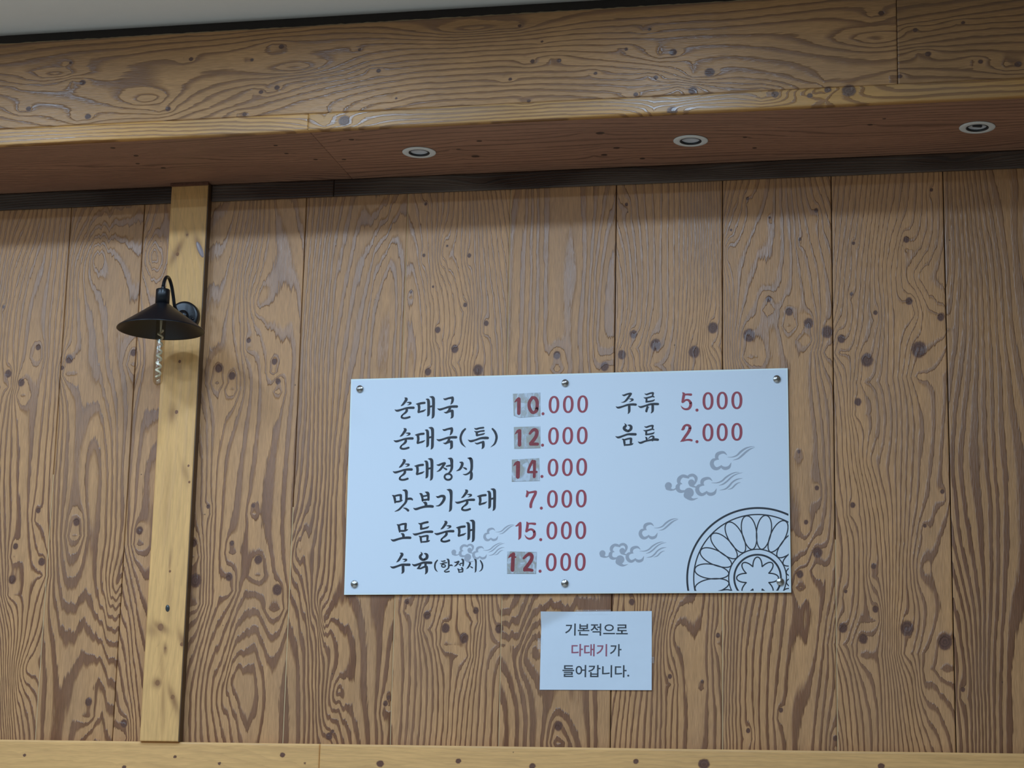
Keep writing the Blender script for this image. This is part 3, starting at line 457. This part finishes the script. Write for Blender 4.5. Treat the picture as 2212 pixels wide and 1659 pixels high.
# ------------------------------------------------------------------ room shell
BEAM_Y, SOFFIT_Z, FACE_TOP = -0.429, 3.035, 3.327
X_L, X_R = -3.0, 3.0

def struct(name, mesh, mat, label, cat):
    return tag(obj(name, mesh, mat), label, cat, None, 'structure')

struct('floor', box_mesh('floor', X_L - .1, X_R + .1, -7.3, .1, -.1, 0), M_FLOOR, 'brown tiled floor of the dining room', 'floor')
struct('ceiling', box_mesh('ceiling', X_L - .1, X_R + .1, -7.3, -0.402, CEIL_Z, CEIL_Z + .1), M_CEIL, 'off-white painted ceiling above the wooden beam', 'ceiling')
struct('wall_left', box_mesh('wall_left', X_L - .1, X_L, -7.3, .1, 0, CEIL_Z), M_WALL2, 'painted side wall left of the camera', 'wall')
struct('wall_right', box_mesh('wall_right', X_R, X_R + .1, -7.3, .1, 0, CEIL_Z), M_WALL2, 'painted side wall right of the camera', 'wall')
struct('wall_rear', box_mesh('wall_rear', X_L, X_R, -7.3, -7.2, 0, CEIL_Z), M_WALL2, 'painted wall behind the camera', 'wall')

# back wall: dark backing, upright larch planks in front of it
wall = struct('wall_back', box_mesh('wall_back', X_L, X_R, .012, .1, 0, CEIL_Z + .05), M_GAP, 'wall clad in upright brown larch planks with dark knots', 'wall')
SEAMS = [-2.80, -2.50, -2.21, -1.915, -1.62, -1.321, -1.095, -.902, -.608, -.310, -.015, .282, .574, .867, 1.162, 1.457, 1.752, 2.05, 2.35, 2.65, 2.95]
# plank index: (rings per metre across, wave, zigzag, latewood share, tone)
PLANK = {4: (46, 8, .8, .42, 1.0), 5: (30, 9, 1.2, .50, .95), 6: (44, 8, 1.0, .45, 1.0), 7: (30, 8, 1.2, .46, 1.0), 8: (20, 10, 1.5, .52, .95), 9: (64, 7, .7, .38, 1.03),
         10: (22, 9, 1.2, .55, .96), 11: (66, 7, .8, .42, 1.0), 12: (58, 7, .8, .45, 1.0), 13: (54, 8, .8, .36, 1.03), 14: (58, 9, .9, .60, .90)}
rng = random.Random(11)
for i, (a, b) in enumerate(zip(SEAMS[:-1], SEAMS[1:])):
    z0, z1 = 1.452, 3.03
    near = b > -1.7 and a < 1.5
    res = .0032 if near else .012
    kn = [k for k in WALL_KNOTS if a - .02 < k[0] < b + .02]
    ov = [k for k in WALL_OVALS if a < k[0] < b]
    if not near:
        kn = [(rng.uniform(a + .03, b - .03), rng.uniform(1.5, 3.0), rng.uniform(.006, .014)) for _ in range(8)]
    ti, am, zg, lt, tn = PLANK.get(i, (40, 8, 1.0, .45, .95))
    tilt = ti * rng.choice((1, -1))
    fld = lambda U, V, a=a, z0=z0, i=i, kn=kn, ov=ov, tilt=tilt, am=am, zg=zg: ring_field(U + a, V + z0, 100 + i * 17, kn, ov, tilt, am, zg, 1.0, a)
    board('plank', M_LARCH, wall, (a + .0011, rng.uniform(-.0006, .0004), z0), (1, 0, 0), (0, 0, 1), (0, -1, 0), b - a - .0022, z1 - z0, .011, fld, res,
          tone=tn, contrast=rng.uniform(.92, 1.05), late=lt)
for x, za, zb in ((-1.321, 1.452, 2.2), (-.608, 1.452, 2.1), (-.310, 1.452, 3.03), (-.015, 1.452, 3.03), (.867, 1.452, 2.0), (.574, 1.452, 1.86)):
    obj('joint_filler', box_mesh('joint_filler', x - .0012, x + .0012, .0012, .011, za, zb), M_SEAM_PALE, wall)
# plain panels under the rail
for a, b in zip(np.arange(X_L, X_R - .1, .6), np.arange(X_L + .6, X_R + .1, .6)):
    fld = lambda U, V, a=a: ring_field(U + a, V, 900 + int(a * 10), [], (), 35, 8)
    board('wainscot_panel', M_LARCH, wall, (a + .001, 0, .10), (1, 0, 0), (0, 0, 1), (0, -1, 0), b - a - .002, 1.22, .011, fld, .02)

# post on the wall
post = tag(empty('trim_1', (-.949, 0, 1.458)), 'pale pine post running up the wall beside the black lamp', 'post', None, 'structure')
def in_post(U, V): return ring_field(U - 1.004, V + 1.458, 41, [(x, z, r * .75) for x, z, r in POST_KNOTS], (), 55, 6, .35, .45)
pb = board('post_board', M_PINE, post, (-1.004 + .949, -.030, 0), (1, 0, 0), (0, 0, 1), (0, -1, 0), .110, 3.034 - 1.458, .0295, in_post, .0032, stains=[(x + 1.004, z - 1.458, a, b, t, min(1.0, m_ * 1.25)) for x, z, a, b, t, m_ in POST_STAINS])
obj('stained_edge', box_mesh('stained_edge', -.894 + .949, -.8915 + .949, -.0285, -.0005, 0, 3.0335 - 1.458), M_SIDE, post)['label'] = 'dark stained right edge of the post'
obj('cap_strip', box_mesh('cap_strip', -1.004 + .949, -.890 + .949, -.040, -.0305, 3.0265 - 1.458, 3.0345 - 1.458), M_PINE_H, post)['label'] = 'thin pale cap strip under the beam'

def inlay(name, x, z, a, b, ang, mat, h):
    bm = bmesh.new()
    bmesh.ops.create_uvsphere(bm, u_segments=20, v_segments=10, radius=1.0)
    for v in bm.verts:
        u_, w_ = v.co.x * a, v.co.y * b
        v.co = Vector((u_ * math.cos(ang) - w_ * math.sin(ang) + x + .949, -.0298 - max(v.co.z, -.2) * h, u_ * math.sin(ang) + w_ * math.cos(ang) + z - 1.458))
    return obj(name, from_bm(bm, name, True), mat, post)
inlay('knot_plug', -0.9079, 2.8372, .0075, .027, .42, plain('grey_bark_knot', (.30, .21, .19), .3).mat, .0012)['label'] = 'grey slanting bark knot near the top of the post'
inlay('resin_drop', -0.9449, 1.8181, .0062, .0098, .1, plain('dark_resin', (.05, .055, .055), .12).mat, .003)['label'] = 'dark glossy resin drop on the post'

# rail at the foot of the planks
rail = tag(empty('trim_2', (0, 0, 1.32)), 'pale pine rail along the foot of the planks', 'rail', None, 'structure')
for k, (a, b) in enumerate(((X_L, -.498), (-.4965, X_R))):
    fld = lambda U, V, a=a, k=k: ring_field(V + 1.32, U + a, 61 + k, [(kz, kx, r) for kx, kz, r in RAIL_KNOTS], (), 60, 5, .3, .45)
    board('rail_board', M_PINE_H, rail, (a, -.022 - .0008 * k, 0), (1, 0, 0), (0, 0, 1), (0, -1, 0), b - a, .1375, .0215, fld, .005, .002)

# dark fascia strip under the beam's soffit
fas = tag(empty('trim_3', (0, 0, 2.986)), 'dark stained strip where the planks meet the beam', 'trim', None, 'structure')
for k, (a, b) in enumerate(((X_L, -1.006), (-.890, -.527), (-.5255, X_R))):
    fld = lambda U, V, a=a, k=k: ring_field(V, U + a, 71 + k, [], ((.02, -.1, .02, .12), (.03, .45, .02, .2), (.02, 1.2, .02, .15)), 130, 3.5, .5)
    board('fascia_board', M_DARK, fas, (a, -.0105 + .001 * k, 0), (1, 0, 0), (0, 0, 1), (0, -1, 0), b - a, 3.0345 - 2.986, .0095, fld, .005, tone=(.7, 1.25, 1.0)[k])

# ceiling beam boxed in larch boards
beam = tag(empty('ceiling_beam', (0, -.2, SOFFIT_Z)), 'broad boxed ceiling beam clad in knotty brown larch', 'beam', None, 'structure')
by = BEAM_Y + .2
FK = [(kz, kx, r) for kx, kz, r in FACE_KNOTS]
FO = [(oz, ox, sz, sx) for ox, oz, sx, sz in FACE_OVALS]
STRIP = 3.081
for k, (a, b) in enumerate(((X_L, 1.055), (1.0562, X_R))):
    fld = lambda U, V, a=a, k=k: ring_field(V + STRIP, U + a, 201 + k, FK, FO, 52, 5.5, .6, 1.0, STRIP)
    board('front_board', M_LARCH_H, beam, (a, by + .0008 * k, STRIP + .0006 - SOFFIT_Z), (1, 0, 0), (0, 0, 1), (0, -1, 0), b - a, FACE_TOP - STRIP - .0006, .02, fld, .004, tone=(.97, .80)[k])  # right board's tone is lowered to paint in the lamps' falloff
for k, (a, b) in enumerate(((X_L, -.4738), (-.4735, X_R))):
    fld = lambda U, V, a=a, k=k: ring_field(V + SOFFIT_Z, U + a, 211 + k, FK, (), 85, 5, .5, 1.0, SOFFIT_Z)
    board('edge_board', M_EDGE, beam, (a, by - .0015, 0), (1, 0, 0), (0, 0, 1), (0, -1, 0), b - a, STRIP - SOFFIT_Z, .0215, fld, .004, .0015, tone=(.98, .84)[k])  # right length toned darker, the weaker light there put into its colour
DOWNLIGHTS = ((-.2265, -.212, .1), (.5113, -.206, -.2), (1.2504, -.208, .35))
SK = [(ky, kx, r) for kx, ky, r in SOFFIT_KNOTS]
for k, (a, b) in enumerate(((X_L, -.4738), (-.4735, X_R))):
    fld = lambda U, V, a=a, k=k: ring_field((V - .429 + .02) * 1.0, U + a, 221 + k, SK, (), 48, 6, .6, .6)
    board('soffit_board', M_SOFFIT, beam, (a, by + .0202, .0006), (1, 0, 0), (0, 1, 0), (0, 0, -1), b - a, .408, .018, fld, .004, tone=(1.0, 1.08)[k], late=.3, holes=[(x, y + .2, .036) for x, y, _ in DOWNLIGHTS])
obj('recess_board', box_mesh('recess_board', X_L, X_R, -.402 + .2, -.39 + .2, 3.25 - SOFFIT_Z, CEIL_Z + .03 - SOFFIT_Z), M_GAP, beam)['label'] = 'dark recessed strip between beam and ceiling'
bm = bmesh.new()                                             # raw splintered top edge of the cladding
rr = random.Random(5)
xs = np.arange(X_L, X_R, .012)
top = [FACE_TOP - SOFFIT_Z + .0022 + rr.uniform(-.0012, .0012) for _ in xs]
lo_ = [bm.verts.new((x, by + .001, FACE_TOP - SOFFIT_Z - .001)) for x in xs]; hi = [bm.verts.new((x, by + .0015, t)) for x, t in zip(xs, top)]; bk = [bm.verts.new((x, by + .02, t)) for x, t in zip(xs, top)]
for i in range(len(xs) - 1):
    bm.faces.new((lo_[i], lo_[i + 1], hi[i + 1], hi[i])); bm.faces.new((hi[i], hi[i + 1], bk[i + 1], bk[i]))
obj('raw_edge', from_bm(bm, 'raw_edge'), plain('raw_wood_edge', (.33, .24, .13), .7).mat, beam)

# ------------------------------------------------------------------ recessed downlights in the soffit
M_RING = plain('white_enamel', (.78, .78, .74), .35, var=.02).mat
M_CHROME = plain('satin_reflector', (.55, .57, .60), .25, 1.0, var=.02).mat
M_DKRIM = plain('dark_inner_rim', (.03, .032, .035), .4).mat
m = NT('frosted_lens'); m.b.inputs['Base Color'].default_value = (.42, .43, .45, 1); m.b.inputs['Roughness'].default_value = .18
m.setin(m.b.inputs['Base Color'], m.mix(m.noise(m.coords((60, 60, 60)), 1.0), (.48, .49, .51, 1), (.62, .63, .65, 1)))
M_LENS = m.mat
ring_me = lathe('trim_ring', [(.0275, .010), (.0275, -.001), (.030, -.0028), (.0435, -.0026), (.046, -.0012), (.046, 0.0), (.0275, 0.0005)], 48)
cup_me = lathe('reflector', [(.0275, -.0005), (.024, .012), (.0215, .0150), (.0, .0155)], 40)
rim_me = lathe('inner_rim', [(.0252, -.0024), (.0285, -.0030), (.0285, .003), (.0252, .004)], 40, closed=True)
lens_me = lathe('lens', [(.0, .0075), (.010, .0070), (.0200, .0040), (.0235, .0015), (.0247, .0025)], 40)
bar_me = box_mesh('lamp_holder', -.012, .012, -.004, .004, .0005, .0055, .001)
for mesh, mt in ((ring_me, M_RING), (cup_me, M_CHROME), (rim_me, M_DKRIM), (lens_me, M_LENS), (bar_me, M_DKRIM)): mesh.materials.append(mt)
for (x, y, rz), lab in zip(DOWNLIGHTS,
        ('white ringed recessed downlight in the soffit, leftmost of three', 'white ringed recessed downlight in the soffit, middle of three', 'white ringed recessed downlight in the soffit, rightmost of three')):
    d = tag(empty('recessed_downlight', (x, y, SOFFIT_Z)), lab, 'downlight', 'recessed downlights in the beam soffit')
    for nm, mesh in (('trim_ring', ring_me), ('reflector', cup_me), ('inner_rim', rim_me), ('lens', lens_me), ('lamp_holder', bar_me)):
        if nm == 'lamp_holder' and x < 1: continue                # only the far one shows its holder
        p = obj(nm, mesh, None, d)
        if nm == 'lamp_holder': p.rotation_euler.z = rz
# ------------------------------------------------------------------ black wall lamp
m = plain('black_lacquer', (.0075, .008, .010), .33, 0.0, .45)
M_BLACK = m.mat
M_BLACKM = plain('black_inside', (.006, .006, .006), .6).mat
M_BRASS = plain('brass_contact', (.42, .31, .15), .35, 1.0).mat
g = NT('clear_bulb_glass')
tr = g.n('ShaderNodeBsdfTransparent'); gl = g.n('ShaderNodeBsdfGlossy'); mx = g.n('ShaderNodeMixShader'); fz = g.n('ShaderNodeLayerWeight')
g.setin(tr.inputs[0], g.mix(g.noise(g.coords((30, 30, 30)), 1.0), (.95, .91, .82, 1), (.97, .95, .90, 1)))
gl.inputs['Roughness'].default_value = .06; fz.inputs['Blend'].default_value = .35
g.link(g.math('ADD', .05, g.math('MULTIPLY', g.math('POWER', fz.outputs['Facing'], 2.5), .45)), mx.inputs[0]); g.link(tr.outputs[0], mx.inputs[1]); g.link(gl.outputs[0], mx.inputs[2])
g.link(mx.outputs[0], g.t.nodes['Material Output'].inputs['Surface'])
M_GLASS = g.mat
M_FIL = plain('pale_filament', (.95, .93, .84), .25).mat

LX, LY = -.948, -.19
lamp = tag(empty('wall_lamp', (LX, -.030, 2.638)), 'black metal cone wall lamp with a long clear tube bulb', 'lamp')
def rel(x, y, z): return (x - LX, y + .030, z - 2.638)
plate = obj('back_plate', lathe('back_plate', [(.0, .0), (.044, .0), (.044, .017), (.042, .0195), (.036, .0205), (.0, .0205)], 56, 'Y'), M_BLACK, lamp)
plate.location = (.008, -.0005, 0)
boss = obj('boss', lathe('boss', [(.0, .019), (.017, .0195), (.017, .025), (.013, .031), (.0, .034)], 32, 'Y'), M_BLACK, plate)
for sx in (-1, 1):
    s = obj('screw', lathe('screw', [(.0, .019), (.0045, .0195), (.004, .0225), (.0, .0240)], 16, 'Y'), plain('black_screw', (.03, .03, .034), .2, .6).mat, plate)
    s.location = (sx * .030, 0, -.008)
obj('gooseneck_arm', tube('gooseneck_arm', [rel(LX + .006, -.062, 2.638), rel(LX + .004, -.085, 2.642), rel(LX + .002, -.103, 2.655), rel(LX, -.112, 2.680), rel(LX - .002, -.124, 2.707), rel(LX - .003, -.143, 2.7235), rel(LX - .002, -.165, 2.721), rel(LX - .001, -.182, 2.705), rel(LX, LY, 2.688), rel(LX, LY, 2.679)], .0048, 14), M_BLACK, lamp)
def lamp_part(nm, prof, mat, par=None, seg=56, closed=False):
    o = obj(nm, lathe(nm, prof, seg, 'Z', closed), mat, par or lamp)
    if par is None: o.location = rel(LX, LY, 2.638)
    return o
lamp_part('collar_nut', [(.0, .041), (.0065, .041), (.0065, .046), (.0052, .048), (.0052, .053), (.0, .053)], M_BLACK, None, 20)
cup = lamp_part('socket_cup', [(.0, .0415), (.018, .0415), (.0195, .0395), (.0195, -.002), (.0, -.002)], M_BLACK, None, 40)
RIM = 2.567 - 2.638
shade = lamp_part('shade', [(.0195, .000), (.024, -.003), (.117, RIM + .0015), (.1195, RIM - .001), (.1200, RIM - .003), (.1180, RIM - .0032), (.116, RIM - .001), (.023, -.0055), (.0150, -.0040)], [M_BLACK], None, 96)
sock = lamp_part('socket', [(.0, -.002), (.015, -.003), (.015, -.022), (.0135, -.0235), (.0, -.0235)], M_BLACKM, None, 32)
obj('brass_collar', lathe('brass_collar', [(.0136, -.0215), (.0136, -.031), (.0, -.031)], 28), M_BRASS, sock)
bt, bb = -.028, 2.409 - 2.638
R_ = .0135
prof = [(.011, bt), (.0125, bt - .010), (R_, bt - .022), (R_, bb + .020)]
prof += [(R_ * math.cos(t), bb + .016 - .016 * math.sin(t)) for t in np.linspace(.15, 1.5707, 8)]
inner = [(max(r - .0009, 0), h + (.0009 if h < bb + .02 else 0)) for r, h in prof[::-1]]
bulb = lamp_part('tube_bulb', prof[:-1] + [(0, bb)] + [(0, bb + .0009)] + inner[1:], M_GLASS, None, 40)
stem = obj('glass_stem', lathe('glass_stem', [(.0, bt), (.0045, bt - .002), (.003, bt - .035), (.0016, bt - .06), (.0, bt - .061)], 16), M_FIL, bulb)
turns, zt, zb = 6.5, bt - .045, bb + .024
path = [(.0062 * math.cos(t), .0062 * math.sin(t), zt + (zb - zt) * t / (turns * 2 * math.pi)) for t in np.linspace(0, turns * 2 * math.pi, 60)]
obj('spiral_filament', tube('spiral_filament', path, .0030, 8, 2), M_FIL, bulb)
obj('support_wire', tube('support_wire', [(0, 0, zt + .01), (.001, 0, (zt + zb) / 2), (0, 0, zb - .004)], .0006, 6, 3), M_BRASS, bulb)

# ------------------------------------------------------------------ menu board
BX, BZ, BY = -.448, 1.858, -.008
menu = tag(empty('menu_board', (BX, 0, BZ)), 'white printed menu board with red prices screwed to the planks', 'menu board')
M_ACR = plain('acrylic_edge', (.80, .88, .86), .25, var=.02).mat
mp = NT('printed_sheet')
mp.setin(mp.b.inputs['Base Color'], mp.mix(mp.noise(mp.coords((900, 1, 900)), 1.0, 2), (.69, .76, .83, 1), (.75, .81, .87, 1)))
mp.b.inputs['Roughness'].default_value = .5
M_SHEET = mp.mat
M_INK = plain('black_print', (.022, .026, .034), .5, var=.05).mat
M_RED = plain('red_print', (.36, .055, .075), .5, var=.05).mat
M_GREY = plain('grey_print', (.40, .43, .485), .5, var=.03).mat
M_MARK = plain('red_marker', (.33, .035, .045), .45, var=.25, scale=160).mat
bm = bmesh.new()                                             # panel, its corners a touch out of square
cs = [(c[0] / 1000, c[1] / 1000) for c in CORNERS]
f_ = [bm.verts.new((x, BY, z)) for x, z in cs]; b_ = [bm.verts.new((x, -.003, z)) for x, z in cs]
bm.faces.new(f_); bm.faces.new(b_[::-1])
for i in range(4): bm.faces.new((f_[i], f_[(i + 1) % 4], b_[(i + 1) % 4], b_[i]))
bmesh.ops.bevel(bm, geom=list(bm.edges), offset=.0006, segments=1, affect='EDGES')
obj('panel', from_bm(bm, 'panel'), M_ACR, menu)
cx, cz = sum(c[0] for c in cs) / 4, sum(c[1] for c in cs) / 4
def inset(c, d): return (c[0] + (d if c[0] < cx else -d), c[1] + (d if c[1] < cz else -d))
def flat(name, polys, y, mat, parent, thick=0.0):
    """flat print: convex or simple polygons in board millimetres"""
    bm = bmesh.new()
    for k, poly in enumerate(polys):
        vs = [bm.verts.new((p[0] / 1000, y - 1e-6 * (k % 40), p[1] / 1000)) for p in poly]
        try: f = bm.faces.new(vs)
        except ValueError: continue
        f.normal_update()
        if f.normal.y > 0: f.normal_flip()
    if thick:
        r = bmesh.ops.extrude_face_region(bm, geom=list(bm.faces))
        for v in [e for e in r['geom'] if isinstance(e, bmesh.types.BMVert)]: v.co.y -= thick
        bmesh.ops.recalc_face_normals(bm, faces=bm.faces)
    me = bpy.data.meshes.new(name); bm.to_mesh(me); bm.free()
    return obj(name, me, mat, parent)
flat('printed_sheet', [[tuple(1000 * v for v in inset(c, .004)) for c in cs]], BY - .0002, M_SHEET, menu)
INK_Y = BY - .0004

def stroke_polys(st, cap=True):
    P = catmull(st, 6)
    L_, R__ = [], []
    out = []
    for i, p in enumerate(P):
        d = P[min(i + 1, len(P) - 1)][:2] - P[max(i - 1, 0)][:2]
        d = d / (np.linalg.norm(d) + 1e-9)
        n = np.array((-d[1], d[0])); w = max(p[2], .15) / 2
        L_.append(p[:2] + n * w); R__.append(p[:2] - n * w)
    for i in range(len(P) - 1): out.append([L_[i], L_[i + 1], R__[i + 1], R__[i]])
    if cap:
        for p in (P[0], P[-1]):
            w = max(p[2], .15) / 2
            if w > .6: out.append([(p[0] + w * math.cos(t), p[1] + w * math.sin(t)) for t in np.linspace(0, 2 * math.pi, 18, endpoint=False)])
        for p in P[1:-1:2]:
            w = p[2] / 2
            if w > .8: out.append([(p[0] + w * math.cos(t), p[1] + w * math.sin(t)) for t in np.linspace(0, 2 * math.pi, 12, endpoint=False)])
    return out
def ellipse_ring(c, ro, ri, n=44, p=2.25):
    def pt(r, t):
        ct, s_ = math.cos(t), math.sin(t)
        return (c[0] + r[0] * math.copysign(abs(ct) ** (2 / p), ct), c[1] + r[1] * math.copysign(abs(s_) ** (2 / p), s_))
    ts = np.linspace(0, 2 * math.pi, n + 1)
    return [[pt(ro, a), pt(ro, b), pt(ri, b), pt(ri, a)] for a, b in zip(ts[:-1], ts[1:])]
def disc(c, r, n=20): return [[(c[0] + r * math.cos(t), c[1] + r * math.sin(t)) for t in np.linspace(0, 2 * math.pi, n, endpoint=False)]]

for st in MENU:
    flat('dish_lettering', [q for s in st for q in stroke_polys(s)], INK_Y - .0002, M_INK, menu)
for st, (zs, dot) in zip(PRICE, ZEROS):
    for chars in ((st[:2], st[2:]) if len(st) == 5 else (st,)):
        if chars: flat('price_digit', [q for s in chars for q in stroke_polys(s)], INK_Y - .0002, M_RED, menu)
    for c in zs: flat('price_digit', ellipse_ring(c, (14.6, 23.9), (7.3, 18.8)), INK_Y - .0002, M_RED, menu)
    flat('price_point', disc(dot, 4.1), INK_Y - .0002, M_RED, menu)
for pa, sa, pb, sb in CLOUD_AT:
    for pos, sc, src in ((pa, sa, CLOUD_A), (pb, sb, CLOUD_B)):
        flat('cloud_motif', [q for s in src for q in stroke_polys([(pos[0] + x * sc, pos[1] + y * sc, w * sc) for x, y, w in s])], INK_Y, M_GREY, menu)
# round lotus medallion cropped by the sheet's corner
(mc, ms, mx, mz) = MEDAL
def clip(poly, inside, cut):
    out = []
    for a, b in zip(poly, poly[1:] + poly[:1]):
        if inside(a): out.append(a)
        if inside(a) != inside(b): out.append(cut(a, b))
    return out
def clip_sheet(polys):
    res = []
    for p in polys:
        p = [tuple(v) for v in p]
        p = clip(p, lambda v: v[0] <= mx, lambda a, b: (mx, a[1] + (b[1] - a[1]) * (mx - a[0]) / (b[0] - a[0])))
        if len(p) > 2: p = clip(p, lambda v: v[1] >= mz, lambda a, b: (a[0] + (b[0] - a[0]) * (mz - a[1]) / (b[1] - a[1]), mz))
        if len(p) > 2: res.append(p)
    return res
def line(pts, w): 
    return stroke_polys([(x, y, w) for x, y in pts], False)
def circ(r, w): return [[(mc[0] + q * math.cos(t), mc[1] + q * math.sin(t)) for q, t in ((r + w / 2, a), (r + w / 2, b), (r - w / 2, b), (r - w / 2, a))] for a, b in zip(np.linspace(0, 2 * math.pi, 181)[:-1], np.linspace(0, 2 * math.pi, 181)[1:])]
polys = circ(728 * ms, 20 * ms) + circ(660 * ms, 13 * ms) + circ(297 * ms, 12 * ms) + circ(240 * ms, 19 * ms)
for k in range(20):
    a = math.radians(82 + 18 * k); ca, sa = math.cos(a), math.sin(a)
    pts = []
    for t in np.linspace(0, 2 * math.pi, 41):
        rr_ = (478 + 178 * math.cos(t)) * ms; tt = 75 * math.sin(t) * (1 + .10 * math.cos(t)) * ms
        rr_, tt = -(-rr_), tt
        pts.append((mc[0] + rr_ * ca - tt * sa, mc[1] + rr_ * sa + tt * ca))
    polys += [q for q in line(pts[::2], 12 * ms)]
star = []
for t in np.linspace(0, 2 * math.pi, 161):
    q = (126 + 89 * abs(math.cos(4 * t)) ** 1.15) * ms
    star.append((mc[0] + q * math.cos(t), mc[1] + q * math.sin(t)))
polys += line(star, 13 * ms)
flat('lotus_medallion', clip_sheet(polys), INK_Y, M_INK, menu)
# paper patches with hand-drawn digits over old prices
pp = NT('taped_paper_patch')
stx = pp.noise(pp.coords((45, 1, 30)), 1.0, 3, .6, 1.2)
pp.setin(pp.b.inputs['Base Color'], pp.ramp(stx, ((.40, (.38, .37, .32)), (.54, (.42, .45, .47)), (.62, (.56, .62, .68)))))
pp.setin(pp.b.inputs['Roughness'], .3)
pp.bump(pp.noise(pp.coords((80, 80, 80)), 1.0, 3), .4, .001)
M_PATCH = pp.mat
for k, (poly, hd) in enumerate(zip(PATCH, HAND)):
    pt = flat('price_patch', [poly], BY - .0005, M_PATCH, menu, .0006)
    flat('handwritten_digits', [q for s in hd for q in stroke_polys(s)], BY - .00125, M_MARK, pt)
# conical steel screw caps
M_STEEL = plain('turned_steel', (.50, .50, .49), .24, 1.0, var=.1, scale=300).mat
cap_me = lathe('screw_cap', [(.0, .0075), (.0015, .0073), (.0085, .0050), (.0098, .0040), (.0100, .0028), (.0100, 0)], 40, 'Y')
for p in cap_me.polygons: p.use_smooth = True
cap_me.materials.append(M_STEEL)
for x, z in STUDS:
    c = obj('screw_cap', cap_me, None, menu)
    c.location = (x / 1000, BY - .0001, z / 1000)

# ------------------------------------------------------------------ paper notice
NX, NZ = .241, 1.607
notice = tag(empty('paper_notice', (NX, 0, NZ)), 'white paper notice with three printed lines taped under the menu board', 'notice')
corn = ((.0928, 1.6066), (.3899, 1.6078), (.3885, 1.8138), (.0940, 1.8113))
def notice_y(u, v):
    lift = max(0.0, (v - .80) / .20 - u / .30)                  # creased top-left corner stands off the wall
    return -.0016 - .013 * lift - .0011 * math.sin(u * 5.2 + .6) * math.sin(v * 3.0 + .3) - .0016 * (1 - v) * u
def npt(u, v, dy=0.0):
    x = (corn[0][0] * (1 - u) + corn[1][0] * u) * (1 - v) + (corn[3][0] * (1 - u) + corn[2][0] * u) * v
    z = (corn[0][1] * (1 - u) + corn[1][1] * u) * (1 - v) + (corn[3][1] * (1 - u) + corn[2][1] * u) * v
    return Vector((x - NX, notice_y(u, v) + dy, z - NZ))
bm = bmesh.new(); NU, NV = 30, 22
g_ = [[bm.verts.new(npt(i / NU, j / NV)) for j in range(NV + 1)] for i in range(NU + 1)]
for i in range(NU):
    for j in range(NV): bm.faces.new((g_[i][j], g_[i + 1][j], g_[i + 1][j + 1], g_[i][j + 1]))
me = from_bm(bm, 'sheet', True)
M_PAPER = plain('office_paper', (.70, .77, .84), .6, var=.03, scale=25).mat
sh = obj('sheet', me, M_PAPER, notice)
sm = sh.modifiers.new('thickness', 'SOLIDIFY'); sm.thickness = .0002; sm.offset = 0
es = sh.modifiers.new('crisp_edges', 'EDGE_SPLIT'); es.split_angle = math.radians(40)
M_PINK = plain('faded_red_print', (.36, .10, .15), .55, var=.05).mat
M_TXT = plain('grey_black_print', (.045, .055, .065), .55, var=.05).mat
def printed(text, x0, x1, z0, z1, mat):
    cu = bpy.data.curves.new('notice_text', 'FONT'); cu.body = text; cu.size = 1.0; cu.offset = .012; cu.resolution_u = 3
    tmp = bpy.data.objects.new('notice_text', cu); COL.objects.link(tmp)
    bpy.context.view_layer.update()
    me = bpy.data.meshes.new_from_object(tmp.evaluated_get(bpy.context.evaluated_depsgraph_get()))
    bpy.data.objects.remove(tmp); bpy.data.curves.remove(cu)
    co = np.array([v.co for v in me.vertices]); lo, hi_ = co.min(0), co.max(0)
    for v in me.vertices:
        x = x0 + (v.co.x - lo[0]) / (hi_[0] - lo[0]) * (x1 - x0); z = z0 + (v.co.y - lo[1]) / (hi_[1] - lo[1]) * (z1 - z0)
        u = (x - .0934) / .2958; w = (z - 1.6072) / .2052
        v.co = Vector((x - NX, notice_y(u, w) - .0005, z - NZ))
    me.name = 'lettering'
    return obj('lettering', me, mat, notice)
printed('기본적으로', .1586, .3253, 1.7490, 1.7808, M_TXT)
printed('다대기', .1763, .2709, 1.6949, 1.7269, M_PINK)
printed('가', .2787, .3090, 1.6952, 1.7270, M_TXT)
printed('들어갑니다.', .1530, .3305, 1.6402, 1.6720, M_TXT)
tp = NT('clear_tape')
tp.setin(tp.b.inputs['Base Color'], tp.mix(tp.noise(tp.coords((50, 50, 50)), 1.0), (.93, .95, .97, 1), (.98, .99, 1, 1)))
tp.b.inputs['Roughness'].default_value = .08; tp.b.inputs['Alpha'].default_value = .16; tp.b.inputs['Specular IOR Level'].default_value = 1.0
tp.bump(tp.noise(tp.coords((160, 160, 160)), 1.0, 3), .9, .002)
def tape(u0, u1, v0, v1):
    bm = bmesh.new(); n = 10
    rows = []
    for i in range(n + 1):
        row = []
        for j in range(5):
            u, v = u0 + (u1 - u0) * i / n, v0 + (v1 - v0) * j / 4
            p = npt(u, v)
            on = 0 <= u <= 1 and 0 <= v <= 1
            p.y = (p.y - .0005 if on else -.0009) - .0006 * ((i * 7 + j * 3) % 4) / 4
            row.append(bm.verts.new(p))
        rows.append(row)
    for a, b in zip(rows[:-1], rows[1:]):
        for j in range(4): bm.faces.new((a[j], b[j], b[j + 1], a[j + 1]))
    obj('tape_strip', from_bm(bm, 'tape_strip', True), tp.mat, notice)
tape(.31, .63, .955, 1.022); tape(-.03, .02, .52, .66); tape(.985, 1.02, .34, .42)
